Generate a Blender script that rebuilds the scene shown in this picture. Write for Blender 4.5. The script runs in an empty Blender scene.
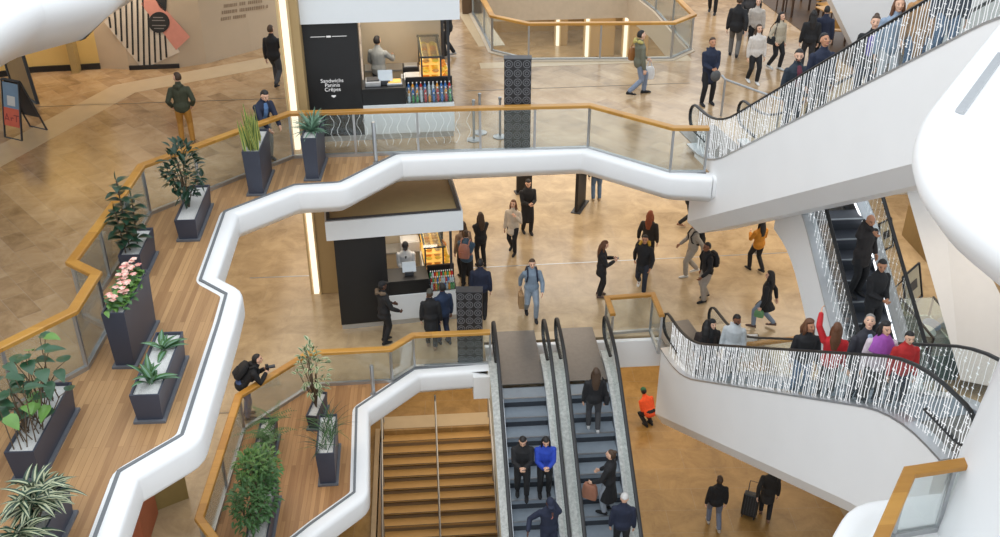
import bpy, bmesh, math, random
from mathutils import Vector, Matrix, Quaternion
from mathutils.geometry import tessellate_polygon
random.seed(7)
PI = math.pi
sc = bpy.context.scene
COL = sc.collection
L0, L1, L2, L3 = 0.0, 4.6, 9.2, 13.8
# ---------------------------------------------------------------- camera
FOC, PITCH, YAW, CAMZ = 1000.0, math.radians(30), math.radians(4.5), 18.4
Fv = Vector((math.sin(YAW)*math.cos(PITCH), math.cos(YAW)*math.cos(PITCH), -math.sin(PITCH)))
Rv = Vector((math.cos(YAW), -math.sin(YAW), 0))
Dv = Fv.cross(Rv)
CAM = Vector((0, 0, CAMZ))
def at(px, py, z):
    r = Fv + Rv*((px-500)/FOC) + Dv*((py-268.5)/FOC)
    return CAM + r*((z-CAMZ)/r.z)
def at2(px, py, z):
    p = at(px, py, z); return Vector((p.x, p.y))
def ray(px, py):
    return Fv + Rv*((px-500)/FOC) + Dv*((py-268.5)/FOC)
cam = bpy.data.cameras.new('camera'); camo = bpy.data.objects.new('camera', cam); COL.objects.link(camo)
camo.location = CAM
camo.rotation_euler = (PI/2-PITCH, 0, -YAW)
cam.sensor_width = 36; cam.lens = 36*FOC/1000; cam.clip_end = 300
sc.camera = camo
# ---------------------------------------------------------------- materials
MATS = {}
def newmat(name):
    m = bpy.data.materials.new(name); m.use_nodes = True
    nt = m.node_tree; nt.nodes.clear()
    out = nt.nodes.new('ShaderNodeOutputMaterial')
    return m, nt, out
def N(nt, t, **kw):
    n = nt.nodes.new(t)
    for k, v in kw.items():
        if k.startswith('i_'): n.inputs[k[2:].replace('_', ' ')].default_value = v
        else: setattr(n, k, v)
    return n
def c4(c): return (c[0], c[1], c[2], 1)
def srgb(r, g, b):
    f = lambda v: (v/255/12.92) if v/255 <= .04045 else ((v/255+.055)/1.055)**2.4
    return (f(r), f(g), f(b))
def mat(name, col, rough=.6, metal=0, var=.12, scale=6, bump=0, emit=None, es=0, spec=.5):
    """plain surface with a little noise in colour and relief"""
    if name in MATS: return MATS[name]
    m, nt, out = newmat(name)
    b = N(nt, 'ShaderNodeBsdfPrincipled')
    b.inputs['Roughness'].default_value = rough; b.inputs['Metallic'].default_value = metal
    b.inputs['Specular IOR Level'].default_value = spec
    tc = N(nt, 'ShaderNodeTexCoord'); no = N(nt, 'ShaderNodeTexNoise'); no.inputs['Scale'].default_value = scale
    no.inputs['Detail'].default_value = 4
    nt.links.new(tc.outputs['Object'], no.inputs['Vector'])
    mx = N(nt, 'ShaderNodeMix', data_type='RGBA')
    mx.inputs['A'].default_value = c4([c*(1-var) for c in col]); mx.inputs['B'].default_value = c4([min(1, c*(1+var)) for c in col])
    nt.links.new(no.outputs['Fac'], mx.inputs['Factor'])
    nt.links.new(mx.outputs['Result'], b.inputs['Base Color'])
    if bump:
        bp = N(nt, 'ShaderNodeBump'); bp.inputs['Strength'].default_value = bump; bp.inputs['Distance'].default_value = .02
        nt.links.new(no.outputs['Fac'], bp.inputs['Height']); nt.links.new(bp.outputs['Normal'], b.inputs['Normal'])
    if emit:
        b.inputs['Emission Color'].default_value = c4(emit); b.inputs['Emission Strength'].default_value = es
    nt.links.new(b.outputs['BSDF'], out.inputs['Surface'])
    MATS[name] = m
    return m
def emit_mat(name, col, s):
    if name in MATS: return MATS[name]
    m, nt, out = newmat(name)
    e = N(nt, 'ShaderNodeEmission'); e.inputs['Color'].default_value = c4(col); e.inputs['Strength'].default_value = s
    nt.links.new(e.outputs[0], out.inputs['Surface']); MATS[name] = m
    return m
def glass_mat(name, tint, gloss=.08, alpha=.0, fk=.5):
    if name in MATS: return MATS[name]
    m, nt, out = newmat(name)
    t = N(nt, 'ShaderNodeBsdfTransparent'); t.inputs['Color'].default_value = c4(tint)
    g = N(nt, 'ShaderNodeBsdfGlossy'); g.inputs['Roughness'].default_value = .04
    d = N(nt, 'ShaderNodeBsdfDiffuse'); d.inputs['Color'].default_value = (.75, .85, .85, 1)
    mx = N(nt, 'ShaderNodeMixShader'); lw = N(nt, 'ShaderNodeLayerWeight'); lw.inputs['Blend'].default_value = .25
    mt = N(nt, 'ShaderNodeMath', operation='MULTIPLY_ADD'); mt.inputs[1].default_value = fk; mt.inputs[2].default_value = gloss
    nt.links.new(lw.outputs['Fresnel'], mt.inputs[0]); nt.links.new(mt.outputs[0], mx.inputs['Fac'])
    nt.links.new(t.outputs[0], mx.inputs[1]); nt.links.new(g.outputs[0], mx.inputs[2])
    m2 = N(nt, 'ShaderNodeMixShader'); m2.inputs['Fac'].default_value = alpha
    nt.links.new(mx.outputs[0], m2.inputs[1]); nt.links.new(d.outputs[0], m2.inputs[2])
    nt.links.new(m2.outputs[0], out.inputs['Surface']); MATS[name] = m
    return m
def tile_mat(name, cols, rot, tw, th, rough=.25, vein=1.0, tv=.34, mortar=(.35, .3, .25)):
    """polished stone slabs: staggered tiles each of its own tone, with cloudy veins"""
    m, nt, out = newmat(name)
    b = N(nt, 'ShaderNodeBsdfPrincipled')
    tc = N(nt, 'ShaderNodeTexCoord'); mp = N(nt, 'ShaderNodeMapping'); mp.inputs['Rotation'].default_value = (0, 0, rot)
    nt.links.new(tc.outputs['Object'], mp.inputs['Vector'])
    br = N(nt, 'ShaderNodeTexBrick'); br.offset = .5
    br.inputs['Color1'].default_value = (0, 0, 0, 1); br.inputs['Color2'].default_value = (1, 1, 1, 1)
    br.inputs['Mortar'].default_value = (.5, .5, .5, 1); br.inputs['Scale'].default_value = 1
    br.inputs['Mortar Size'].default_value = .004; br.inputs['Brick Width'].default_value = tw; br.inputs['Row Height'].default_value = th
    nt.links.new(mp.outputs[0], br.inputs['Vector'])
    no = N(nt, 'ShaderNodeTexNoise'); no.inputs['Scale'].default_value = 1.5; no.inputs['Detail'].default_value = 9; no.inputs['Roughness'].default_value = .68
    no.inputs['Distortion'].default_value = .5
    nt.links.new(mp.outputs[0], no.inputs['Vector'])
    a = N(nt, 'ShaderNodeMath', operation='MULTIPLY_ADD'); a.inputs[1].default_value = tv
    nt.links.new(br.outputs['Color'], a.inputs[0])
    s = N(nt, 'ShaderNodeMath', operation='MULTIPLY_ADD'); s.inputs[1].default_value = 1.5*vein; s.inputs[2].default_value = -.42*vein
    nt.links.new(no.outputs['Fac'], s.inputs[0]); nt.links.new(s.outputs[0], a.inputs[2])
    cr = N(nt, 'ShaderNodeValToRGB')
    el = cr.color_ramp.elements
    el[0].position = 0; el[0].color = c4(cols[0]); el[1].position = 1; el[1].color = c4(cols[2])
    e = el.new(.5); e.color = c4(cols[1])
    nt.links.new(a.outputs[0], cr.inputs[0])
    mx = N(nt, 'ShaderNodeMix', data_type='RGBA'); mx.inputs['B'].default_value = c4(mortar)
    mf = N(nt, 'ShaderNodeMath', operation='MULTIPLY'); mf.inputs[1].default_value = .5
    nt.links.new(br.outputs['Fac'], mf.inputs[0])
    nt.links.new(mf.outputs[0], mx.inputs['Factor']); nt.links.new(cr.outputs[0], mx.inputs['A'])
    nt.links.new(mx.outputs['Result'], b.inputs['Base Color'])
    b.inputs['Roughness'].default_value = rough
    nt.links.new(b.outputs[0], out.inputs[0]); MATS[name] = m
    return m
def wood_mat(name, cols, rot, plank_w, plank_l, rough=.45, gx=14):
    m, nt, out = newmat(name)
    b = N(nt, 'ShaderNodeBsdfPrincipled')
    tc = N(nt, 'ShaderNodeTexCoord'); mp = N(nt, 'ShaderNodeMapping'); mp.inputs['Rotation'].default_value = (0, 0, rot)
    nt.links.new(tc.outputs['Object'], mp.inputs['Vector'])
    br = N(nt, 'ShaderNodeTexBrick'); br.offset = .37
    br.inputs['Color1'].default_value = (0, 0, 0, 1); br.inputs['Color2'].default_value = (1, 1, 1, 1); br.inputs['Mortar'].default_value = (0, 0, 0, 1)
    br.inputs['Scale'].default_value = 1; br.inputs['Mortar Size'].default_value = .004
    br.inputs['Brick Width'].default_value = plank_l; br.inputs['Row Height'].default_value = plank_w
    nt.links.new(mp.outputs[0], br.inputs['Vector'])
    m2 = N(nt, 'ShaderNodeMapping'); m2.inputs['Scale'].default_value = (.8, gx, 1)
    nt.links.new(mp.outputs[0], m2.inputs['Vector'])
    no = N(nt, 'ShaderNodeTexNoise'); no.inputs['Scale'].default_value = 2; no.inputs['Detail'].default_value = 5
    nt.links.new(m2.outputs[0], no.inputs['Vector'])
    a = N(nt, 'ShaderNodeMath', operation='MULTIPLY_ADD'); a.inputs[1].default_value = .6
    s = N(nt, 'ShaderNodeMath', operation='MULTIPLY'); s.inputs[1].default_value = .5
    nt.links.new(no.outputs['Fac'], s.inputs[0]); nt.links.new(br.outputs['Color'], a.inputs[0]); nt.links.new(s.outputs[0], a.inputs[2])
    cr = N(nt, 'ShaderNodeValToRGB'); el = cr.color_ramp.elements
    el[0].color = c4(cols[0]); el[1].color = c4(cols[1]); el[0].position = .1; el[1].position = .95
    nt.links.new(a.outputs[0], cr.inputs[0]); nt.links.new(cr.outputs[0], b.inputs['Base Color'])
    b.inputs['Roughness'].default_value = rough
    nt.links.new(b.outputs[0], out.inputs[0]); MATS[name] = m
    return m
# ---------------------------------------------------------------- mesh builder
def V2(p): return Vector((p[0], p[1]))
class MB:
    def __init__(s): s.v = []; s.f = []; s.m = []; s.cur = 0; s.sm = []; s.smooth = False
    def add(s, vs, fs):
        o = len(s.v); s.v += [Vector(v) for v in vs]
        for f in fs: s.f.append([o+i for i in f]); s.m.append(s.cur); s.sm.append(s.smooth)
        return s
    def box(s, c, d, rz=0, rot=None, bev=0):
        x, y, z = d[0]/2, d[1]/2, d[2]/2
        M = rot if rot is not None else Matrix.Rotation(rz, 3, 'Z')
        if bev <= 0:
            vs = [Vector((sx*x, sy*y, sz*z)) for sz in (-1, 1) for sy in (-1, 1) for sx in (-1, 1)]
            fs = [(0, 2, 3, 1), (4, 5, 7, 6), (0, 1, 5, 4), (2, 6, 7, 3), (0, 4, 6, 2), (1, 3, 7, 5)]
        else:
            bm = bmesh.new(); bmesh.ops.create_cube(bm, size=1)
            for v in bm.verts: v.co = Vector((v.co.x*d[0], v.co.y*d[1], v.co.z*d[2]))
            bmesh.ops.bevel(bm, geom=bm.edges[:], offset=bev, segments=2, affect='EDGES', profile=.5)
            bm.verts.index_update(); vs = [v.co.copy() for v in bm.verts]; fs = [[v.index for v in f.verts] for f in bm.faces]; bm.free()
        return s.add([M @ v + Vector(c) for v in vs], fs)
    def prism(s, poly, z0, z1, hole=None):
        """poly: xy points; flat slab between two heights"""
        loops = [[Vector((p[0], p[1], 0)) for p in poly]]
        if hole: loops.append([Vector((p[0], p[1], 0)) for p in hole])
        tris = tessellate_polygon(loops)
        allp = [p for l in loops for p in l]; n = len(allp)
        up = []
        for t in tris:
            a, b, c = (allp[i] for i in t)
            up.append(t if (b-a).cross(c-a).z > 0 else (t[0], t[2], t[1]))
        vs = [(p.x, p.y, z1) for p in allp] + [(p.x, p.y, z0) for p in allp]
        fs = [tuple(t) for t in up] + [tuple(reversed([i+n for i in t])) for t in up]
        o = 0
        for l in loops:
            k = len(l)
            ar = sum(l[i].x*l[(i+1) % k].y-l[(i+1) % k].x*l[i].y for i in range(k))
            inner = (o > 0)
            for i in range(k):
                a, b = o+i, o+(i+1) % k
                q = (a+n, b+n, b, a)
                if (ar < 0) != inner: q = tuple(reversed(q))
                fs.append(q)
            o += k
        return s.add(vs, fs)
    def tube(s, pts, r, seg=8, cap=True, flat=None):
        """round tube through points; r number or list; flat = (w,h) elliptical"""
        pts = [Vector(p) for p in pts]; n = len(pts)
        rr = r if isinstance(r, (list, tuple)) else [r]*n
        T = [(pts[min(i+1, n-1)]-pts[max(i-1, 0)]).normalized() for i in range(n)]
        ref = Vector((0, 0, 1)) if abs(T[0].z) < .9 else Vector((1, 0, 0))
        u = T[0].cross(ref).normalized(); rings = []
        for i in range(n):
            u = (u-T[i]*u.dot(T[i])).normalized(); w = T[i].cross(u)
            rings.append([pts[i]+(u*math.cos(a)+w*math.sin(a))*rr[i] for a in (2*PI*k/seg for k in range(seg))])
        return s.loft(rings, cap)
    def loft(s, rings, cap=True, closed=True):
        k = len(rings[0]); vs = [p for r in rings for p in r]; fs = []
        for i in range(len(rings)-1):
            for j in range(k if closed else k-1):
                a, b = i*k+j, i*k+(j+1) % k
                fs.append((a, b, b+k, a+k))
        if cap:
            fs.append(tuple(reversed(range(k)))); fs.append(tuple(range(len(vs)-k, len(vs))))
        return s.add(vs, fs)
    def lathe(s, prof, c=(0, 0, 0), seg=16):
        c = Vector(c)
        return s.loft([[c+Vector((r*math.cos(2*PI*k/seg), r*math.sin(2*PI*k/seg), z)) for k in range(seg)] for r, z in prof])
    def ball(s, c, r, seg=12, rings=8):
        c = Vector(c); rr = r if hasattr(r, '__len__') else (r, r, r)
        L = []
        for i in range(rings+1):
            t = -PI/2+PI*i/rings; q = max(math.cos(t), .02)
            L.append([c+Vector((rr[0]*q*math.cos(2*PI*k/seg), rr[1]*q*math.sin(2*PI*k/seg), rr[2]*math.sin(t))) for k in range(seg)])
        return s.loft(L)
    def mesh(s, name, mats, inv=None):
        me = bpy.data.meshes.new(name)
        vs = [inv @ v for v in s.v] if inv is not None else s.v
        me.from_pydata([tuple(v) for v in vs], [], s.f)
        for m in (mats if isinstance(mats, (list, tuple)) else [mats]): me.materials.append(m)
        me.polygons.foreach_set('material_index', s.m); me.polygons.foreach_set('use_smooth', s.sm)
        if any(s.sm): me.set_sharp_from_angle(angle=math.radians(38))
        me.update(); return me
    def build(s, name, mats, parent=None, origin=None):
        """verts are in world space; parent's matrix (or origin) is taken out"""
        if parent is not None: inv = WM(parent).inverted()
        elif origin is not None: inv = Matrix.Translation(-Vector(origin))
        else: inv = None
        o = bpy.data.objects.new(name, s.mesh(name, mats, inv)); COL.objects.link(o)
        if parent is not None: o.parent = parent
        elif origin is not None: o.location = origin
        return o
    def fixn(s):
        bm = bmesh.new(); vv = [bm.verts.new(v) for v in s.v]
        return s
def WM(o):
    return (WM(o.parent) @ o.matrix_basis) if o.parent else o.matrix_basis.copy()
def thing(name, label, cat, loc=(0, 0, 0), rz=0, group=None):
    o = bpy.data.objects.new(name, None); COL.objects.link(o); o.empty_display_size = .2
    o.location = loc; o.rotation_euler = (0, 0, rz)
    return tag(o, label, cat, group)
def tag(o, label, cat, group=None, kind=None):
    o['label'] = label; o['category'] = cat
    if group: o['group'] = group
    if kind: o['kind'] = kind
    return o
def struct(o): o['kind'] = 'structure'; return o
def recalc(o):
    bm = bmesh.new(); bm.from_mesh(o.data); bmesh.ops.recalc_face_normals(bm, faces=bm.faces[:]); bm.to_mesh(o.data); bm.free(); return o
def offset_path(path, off, closed=False):
    """moves an xy polyline sideways (positive = to the right of travel), mitred"""
    n = len(path); out = []
    for i in range(n):
        p = V2(path[i])
        a = V2(path[i-1]) if (i > 0 or closed) else None
        b = V2(path[(i+1) % n]) if (i < n-1 or closed) else None
        d1 = (p-a).normalized() if a is not None else None
        d2 = (b-p).normalized() if b is not None else None
        if d1 is None: d1 = d2
        if d2 is None: d2 = d1
        n1 = Vector((d1.y, -d1.x)); n2 = Vector((d2.y, -d2.x)); m = (n1+n2).normalized()
        out.append(p+m*(off/max(.35, m.dot(n1))))
    return out
def sweep_plan(mb, path, z, section, closed=False, cap=True):
    """section: (out, up) pairs; out is to the right of travel"""
    cols = [offset_path(path, o, closed) for o, u in section]
    rings = [[Vector((cols[j][i].x, cols[j][i].y, z+section[j][1])) for j in range(len(section))] for i in range(len(path))]
    if closed: rings.append(rings[0])
    mb.loft(rings, cap and not closed)
def round_corners(path, r, seg=4):
    out = [V2(path[0])]
    for i in range(1, len(path)-1):
        p = V2(path[i]); a = V2(path[i-1]); b = V2(path[i+1])
        k = min(r, (a-p).length*.45, (b-p).length*.45)
        p0 = p+(a-p).normalized()*k; p1 = p+(b-p).normalized()*k
        for t in range(seg+1):
            t /= seg; out.append(p0*(1-t)**2+p*2*t*(1-t)+p1*t*t)
    out.append(V2(path[-1])); return out
def text_mesh(name, body, size, mtx, m, parent=None, align='CENTER', extrude=.002):
    cu = bpy.data.curves.new(name, 'FONT'); cu.body = body; cu.size = size; cu.align_x = align; cu.extrude = extrude
    cu.fill_mode = 'BOTH'
    t = bpy.data.objects.new(name+'_tmp', cu); COL.objects.link(t)
    dg = bpy.context.evaluated_depsgraph_get(); me = bpy.data.meshes.new_from_object(t.evaluated_get(dg))
    bpy.data.objects.remove(t); bpy.data.curves.remove(cu)
    me.materials.clear(); me.materials.append(m)
    me.transform((WM(parent).inverted() @ mtx) if parent is not None else mtx)
    o = bpy.data.objects.new(name, me); COL.objects.link(o)
    if parent is not None: o.parent = parent
    return o
def tree_copy(o, parent=None):
    c = o.copy(); COL.objects.link(c)
    if parent is not None: c.parent = parent
    for ch in list(o.children): tree_copy(ch, c)
    return c
# ================================================================ materials of the setting
M_white = mat('white_lacquer', (.86, .86, .86), .35, var=.02, scale=2)
M_clad = mat('white_cladding', (.90, .89, .88), .42, var=.03, scale=1.5)
M_wall = mat('plaster_beige', (.52, .41, .29), .8, var=.05, scale=2)
M_wally = mat('plaster_yellow', (.68, .47, .16), .7, var=.06, scale=2)
M_steel = mat('brushed_steel', (.46, .47, .48), .35, metal=.8, var=.1, scale=20)
M_black = mat('black_laminate', (.012, .012, .014), .4, var=.2)
M_dark = mat('dark_grey_metal', (.05, .052, .058), .45, metal=.3)
M_rubber = mat('black_rubber', (.014, .014, .015), .45, var=.2)
M_glass = glass_mat('rail_glass', (.955, .98, .975), .02, .03)
M_glass2 = glass_mat('clear_glass', (.95, .97, .97), .03, .02)
M_marble = tile_mat('marble_floor_upper', (srgb(120, 94, 66), srgb(168, 139, 104), srgb(196, 170, 136)), math.radians(52), .8, .4, .2, 1.0)
M_marble1 = tile_mat('marble_floor_middle', (srgb(142, 122, 94), srgb(186, 165, 132), srgb(210, 192, 162)), math.radians(3), 1.6, .8, .2, .85, tv=.12)
M_marble0 = tile_mat('stone_floor_lower', (srgb(122, 94, 54), srgb(166, 132, 82), srgb(190, 156, 104)), math.radians(3), 1.6, .8, .25, .85, tv=.1)
M_band = mat('pale_stone_band', srgb(190, 170, 140), .25, var=.08, scale=3)
def _ang(p, q, z): d = at2(*q, z)-at2(*p, z); return math.atan2(d.y, d.x)
M_deck = wood_mat('oak_deck', (srgb(138, 100, 64), srgb(190, 150, 104)), -_ang((118, 440), (168, 322), L2), .085, 1.6, .45)
M_deck1 = wood_mat('oak_deck_lower', (srgb(138, 96, 58), srgb(190, 144, 96)), -_ang((277, 520), (300, 400), L1), .085, 1.6, .45)
M_rail = wood_mat('oak_handrail', (srgb(160, 110, 42), srgb(196, 146, 68)), 0, .5, 5, .35, 6)
M_led = emit_mat('led_warm', (1, .84, .62), 1.5)
M_ledw = emit_mat('led_white', (.95, .97, 1), 2.2)
M_bead = emit_mat('light_string_led', (.96, .98, 1), .95)

# ================================================================ plan lines read off the photograph onto the real floors
F2 = [at2(*p, L2) for p in ((76, 600), (98, 537), (121, 473.5), (184, 437), (220, 324), (228, 295), (202, 281), (226, 213), (295, 186.5), (340, 184), (397, 155.5), (584, 148), (671, 173), (706, 175))]
H2p = [at2(*p, 10.3) for p in ((-330, 507), (0, 345.6), (72.5, 310), (96, 273), (71, 261), (122, 193), (141, 165), (241, 129), (288.6, 112.5), (480, 107), (590, 104.5), (674, 127), (709, 127))]
F1 = [at2(*p, L1) for p in ((250, 575), (311, 526), (355.7, 493.7), (357.7, 409), (415, 370.6), (489, 365))]
H1p = [at2(*p, 5.55) for p in ((250, 585), (199, 518), (238.6, 395), (309, 352), (390, 348), (413, 334.5), (490, 331))]
# keep the rail at least a hand inside the fascia where the two run together
F2[9:] = F2[9:]
XE2 = 30.0
edge2_y = F2[-1].y
# upper floor -------------------------------------------------
rail2 = H2p
hole2 = [at2(*p, L2) for p in ((486, 20), (497, 52), (530, 59), (671, 58), (694, 48), (676, 12), (640, 2), (520, 0))]
ctr = sum(hole2, Vector((0, 0)))/len(hole2)
hole_rail = [at2(*p, 10.3) for p in ((462, -36), (484, 0), (492, 15), (529, 23), (674, 22), (694, 14), (658, -22), (632, -40))]
hole2 = offset_path(hole_rail, 0.12, True)
a0 = rail2[0]
outer2 = list(rail2) + [Vector((F2[-1].x+.02, F2[-1].y)), Vector((XE2, edge2_y)), Vector((XE2, 60)), Vector((-30, 60)), Vector((-30, a0.y))]
mb = MB(); mb.prism(outer2, L2-.45, L2, hole2)
struct(mb.build('floor_upper', M_marble))
deck2 = list(F2) + list(reversed(rail2)) + [at2(-480, 800, L2)]
mb = MB(); mb.prism(deck2, L2-.45, L2+.004); struct(mb.build('floor_upper_deck', M_deck))
BULL = [(0, .03), (.05, .045), (.17, .035), (.22, .02), (.25, -.02), (.26, -.07), (.26, -.38), (.25, -.42), (.22, -.46), (-.02, -.66), (-.4, -.68), (-.4, -.06)]
def fascia(name, path, z, r=.12):
    mb = MB(); mb.smooth = True
    sweep_plan(mb, round_corners(path, r, 3), z, BULL)
    o = recalc(mb.build(name, M_white)); return struct(o)
F2f = F2 + [F2[-1]+Vector((.12, -.02))]
fascia('trim_1', F2f, L2)
mb = MB(); sweep_plan(mb, F2, L2, [(-.05, .0), (.0, .0), (.0, .045), (-.05, .045)]); struct(recalc(mb.build('trim_2', mat('channel_grey', (.16, .17, .18), .6))))
# right-hand edge of the upper floor behind the escalators
mb = MB(); mb.smooth = True
sweep_plan(mb, [F2[-1]+Vector((.1, 0)), Vector((XE2, edge2_y))], L2, BULL); struct(recalc(mb.build('trim_3', M_white)))
# edge of the round opening at the back
mb = MB(); sweep_plan(mb, hole2, L2, [(0, .02), (-.12, .05), (-.2, .0), (-.2, -.9), (0, -.9)], True); struct(recalc(mb.build('trim_4', mat('opening_edge', (.48, .40, .30), .6))))
# middle floor -------------------------------------------------
yA = 19.35                         # edge of the middle floor where the escalators land
eR = at2(745, 345, L1); eR2 = at2(800, 338, L1)
front1 = [at2(490, 337, L1), at2(620, 331.5, L1)]
yE1 = front1[1].y
out1 = list(H1p)+[Vector((1.2, H1p[-1].y-.35)), Vector((1.2, yE1-.1)), Vector((8.0, yE1-.35)), Vector((8.0, 9.0)), Vector((30, 9.0)), Vector((30, 75)), Vector((-30, 75)), Vector((-30, H1p[0].y-8)), Vector((H1p[0].x, H1p[0].y-8))]
mb = MB(); mb.prism(out1, L1-.45, L1); struct(mb.build('floor_middle', M_marble1))
deck1 = list(F1)+[Vector((1.2, F1[-1].y)), Vector((1.2, H1p[-1].y))]+list(reversed(H1p[:-1]))
mb = MB(); mb.prism(deck1, L1-.45, L1+.004); struct(mb.build('floor_middle_deck', M_deck1))
fascia('trim_5', F1+[Vector((1.25, F1[-1].y))], L1)
mb = MB(); sweep_plan(mb, F1, L1, [(-.05, .0), (.0, .0), (.0, .045), (-.05, .045)]); struct(recalc(mb.build('trim_6', MATS['channel_grey'])))
# pale nosing and white face along the straight front of the middle floor
mb = MB(); mb.box((4.6, yE1-.05, L1+.004), (6.8, .34, .012)); struct(mb.build('trim_7', M_band))
mb = MB(); mb.box((4.6, yE1-.34, L1-.42), (6.8, .12, .8), bev=.02); struct(mb.build('trim_8', M_white))
# lower floor with the stair opening ---------------------------
st_l, st_r = at2(380, 432, L0), at2(490, 425, L0)
sx0, sx1, sy1 = st_l.x, st_r.x+.1, (st_l.y+st_r.y)/2
out0 = [(-30, -5), (30, -5), (30, 75), (-30, 75)]
hole0 = [(sx0, sy1-6.2), (sx1, sy1-6.2), (sx1, sy1), (sx0, sy1)]
mb = MB(); mb.prism(out0, -.4, L0, hole0); struct(mb.build('floor_ground', M_marble0))
mb = MB(); mb.box(((sx0+sx1)/2, sy1+.35, .006), (sx1-sx0, .55, .012)); struct(mb.build('trim_9', M_band))
mb = MB(); mb.box((0, 10, -4.7), (30, 30, .2)); struct(mb.build('floor_basement', M_marble0))
# back walls ---------------------------------------------------
WY = 3.9
def wall(name, pts, z0, h, m, th=.25):
    mb = MB(); sweep_plan(mb, pts, z0, [(0, 0), (0, h), (-th, h), (-th, 0)]); return struct(recalc(mb.build(name, m)))
wp = [at2(*p, L2) for p in ((-60, 85), (35, 72), (101, 68.5))]
wp2 = [wp[-1], at2(130, 69.5, L2), at2(180, 67.5, L2), at2(207, 63.5, L2), at2(252, 51, L2), at2(300, 36, L2), at2(330, 25, L2)]
wall('wall_left', list(wp), L2, 4.6, M_wally)
WB = wall('wall_back', list(wp2), L2, 4.6, M_wall)
mb = MB(); sweep_plan(mb, list(wp), L2, [(0, 0), (.05, 0), (.05, .16), (0, .16)]); struct(recalc(mb.build('baseboard_left', M_black)))
# pilaster corner in the yellow recess
q = at2(78, 70.5, L2); mb = MB(); mb.box((q.x, q.y-.05, L2+2.3), (.18, .4, 4.6)); struct(mb.build('trim_10', mat('pilaster_ochre', (.42, .30, .12), .7)))
# far wall behind everything on the upper and the middle floor
M_brown = mat('dark_brown_panel', (.10, .055, .025), .5, var=.25, scale=1.5)
mb = MB(); mb.box((8, 48, L2+2.3), (60, .3, 4.6)); struct(mb.build('wall_rear', M_brown))
mb = MB(); mb.box((4, 46, L1+2.3), (70, .3, 4.6)); struct(mb.build('wall_rear_middle', mat('ochre_wall', (.34, .22, .09), .6, var=.2, scale=1)))
# shop wall beside the cafe, brown column right of the kiosk
p = at2(474, 14, L2); mb = MB(); mb.box((p.x, p.y+.3, L2+2.3), (.75, .6, 4.6)); struct(mb.build('column_1', M_brown))
# pale walkway bands laid in the upper floor
def strip(name, a, b, w, z, m):
    a, b = V2(a), V2(b); d = (b-a).normalized(); n = Vector((-d.y, d.x))*w/2
    mb = MB(); mb.prism([a+n, a-n, b-n, b+n], z-.02, z+.005); return struct(mb.build(name, m))
mb = MB(); sweep_plan(mb, [at2(-30, 172, L2), at2(124, 89, L2), at2(345, 48, L2)], L2, [(-.45, -.02), (.45, -.02), (.45, .005), (-.45, .005)]); struct(recalc(mb.build('trim_11', M_band)))
M_seam = mat('metal_seam', (.2, .17, .13), .3, metal=.6)
strip('trim_13', at2(0, 108, L2), at2(290, 98, L2), .03, L2, M_seam)
strip('trim_14', at2(465, 91, L2), at2(690, 83, L2), .03, L2, M_seam)
strip('trim_15', at2(250, 278, L1), at2(330, 275, L1), .05, L1, M_steel)
strip('trim_16', at2(470, 268, L1), at2(800, 252, L1), .04, L1, M_steel)
strip('trim_17', at2(492, 46, L2), at2(470, 12, L2), .8, L2, M_band)
strip('trim_18', at2(480, 66, L2), at2(690, 58, L2), .5, L2, M_band)
strip('trim_19', at2(170, 416, L1), at2(240, 412, L1), .04, L1, M_seam)
# columns with an LED strip -----------------------------------
M_colm = mat('column_ochre', (.40, .27, .12), .6, var=.05)
def led_column(px, py, z, h, w=.55, name='column'):
    b = at2(px, py, z)
    mb = MB(); mb.box((b.x+.12+w/2, b.y+.3, z+h/2), (w, .6, h), bev=.02)
    c = struct(mb.build(name, M_colm, origin=(b.x, b.y, z)))
    m2 = MB(); m2.box((b.x+.02, b.y+.06, z+h/2), (.13, .16, h-.02), bev=.01)
    f = m2.build('led_cover', M_led, c)
    m3 = MB(); m3.box((b.x-.1, b.y+.1, z+h/2), (.05, .2, h)); m3.box((b.x+.135, b.y+.06, z+h/2), (.04, .2, h)); m3.build('led_frame', mat('frame_ochre', (.55, .40, .2), .5), c)
    return c
led_column(297, 150, L2, 4.6, .22, name='column_2')
led_column(316, 294, L1, 4.1, name='column_3')
for k, (px, py) in enumerate(((557, 46), (586, 57), (624, 59))):
    led_column(px, py, L1, 4.0, (.35, 1.1, .9)[k], name='column_%d' % (8+k))
b = at2(640, -8, L2); led_column(632, -4, L2, 4.5, .5, name='column_6')
# near slabs of the storey above -------------------------------
def slab3(name, pts, z, th=.6, sec=None):
    mb = MB(); mb.prism(pts, z-th, z); return struct(mb.build(name, M_white))
BIG = [(0, .02), (.12, .03), (.3, -.02), (.45, -.12), (.56, -.27), (.6, -.45), (.52, -.64), (.22, -1.05), (-.3, -1.5), (-.8, -1.52), (-.8, -.05)]
tl = [at2(*p, L3) for p in ((-520, 330), (-4, 11), (27, -5), (98, -21), (126, -43), (150, -56), (260, -100))]
mb = MB(); mb.smooth = True; sweep_plan(mb, round_corners(tl, .1, 2), L3, [(0, .02), (.1, .03), (.2, -.0), (.28, -.1), (.3, -.25), (.28, -.42), (.1, -.66), (-.6, -1.2), (-.9, -1.2), (-.9, -.05)]); struct(recalc(mb.build('trim_20', M_white)))
mb = MB(); mb.prism(tl+[tl[-1]+Vector((-4, 6)), tl[0]+Vector((-9, 12))], L3-.5, L3); struct(mb.build('floor_top_left', M_white))
LR = 15.0
tr = [at2(*p, LR) for p in ((1160, -160), (1000, 56), (958, 114), (953, 142), (968, 176), (1030, 222), (1160, 300))]
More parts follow.
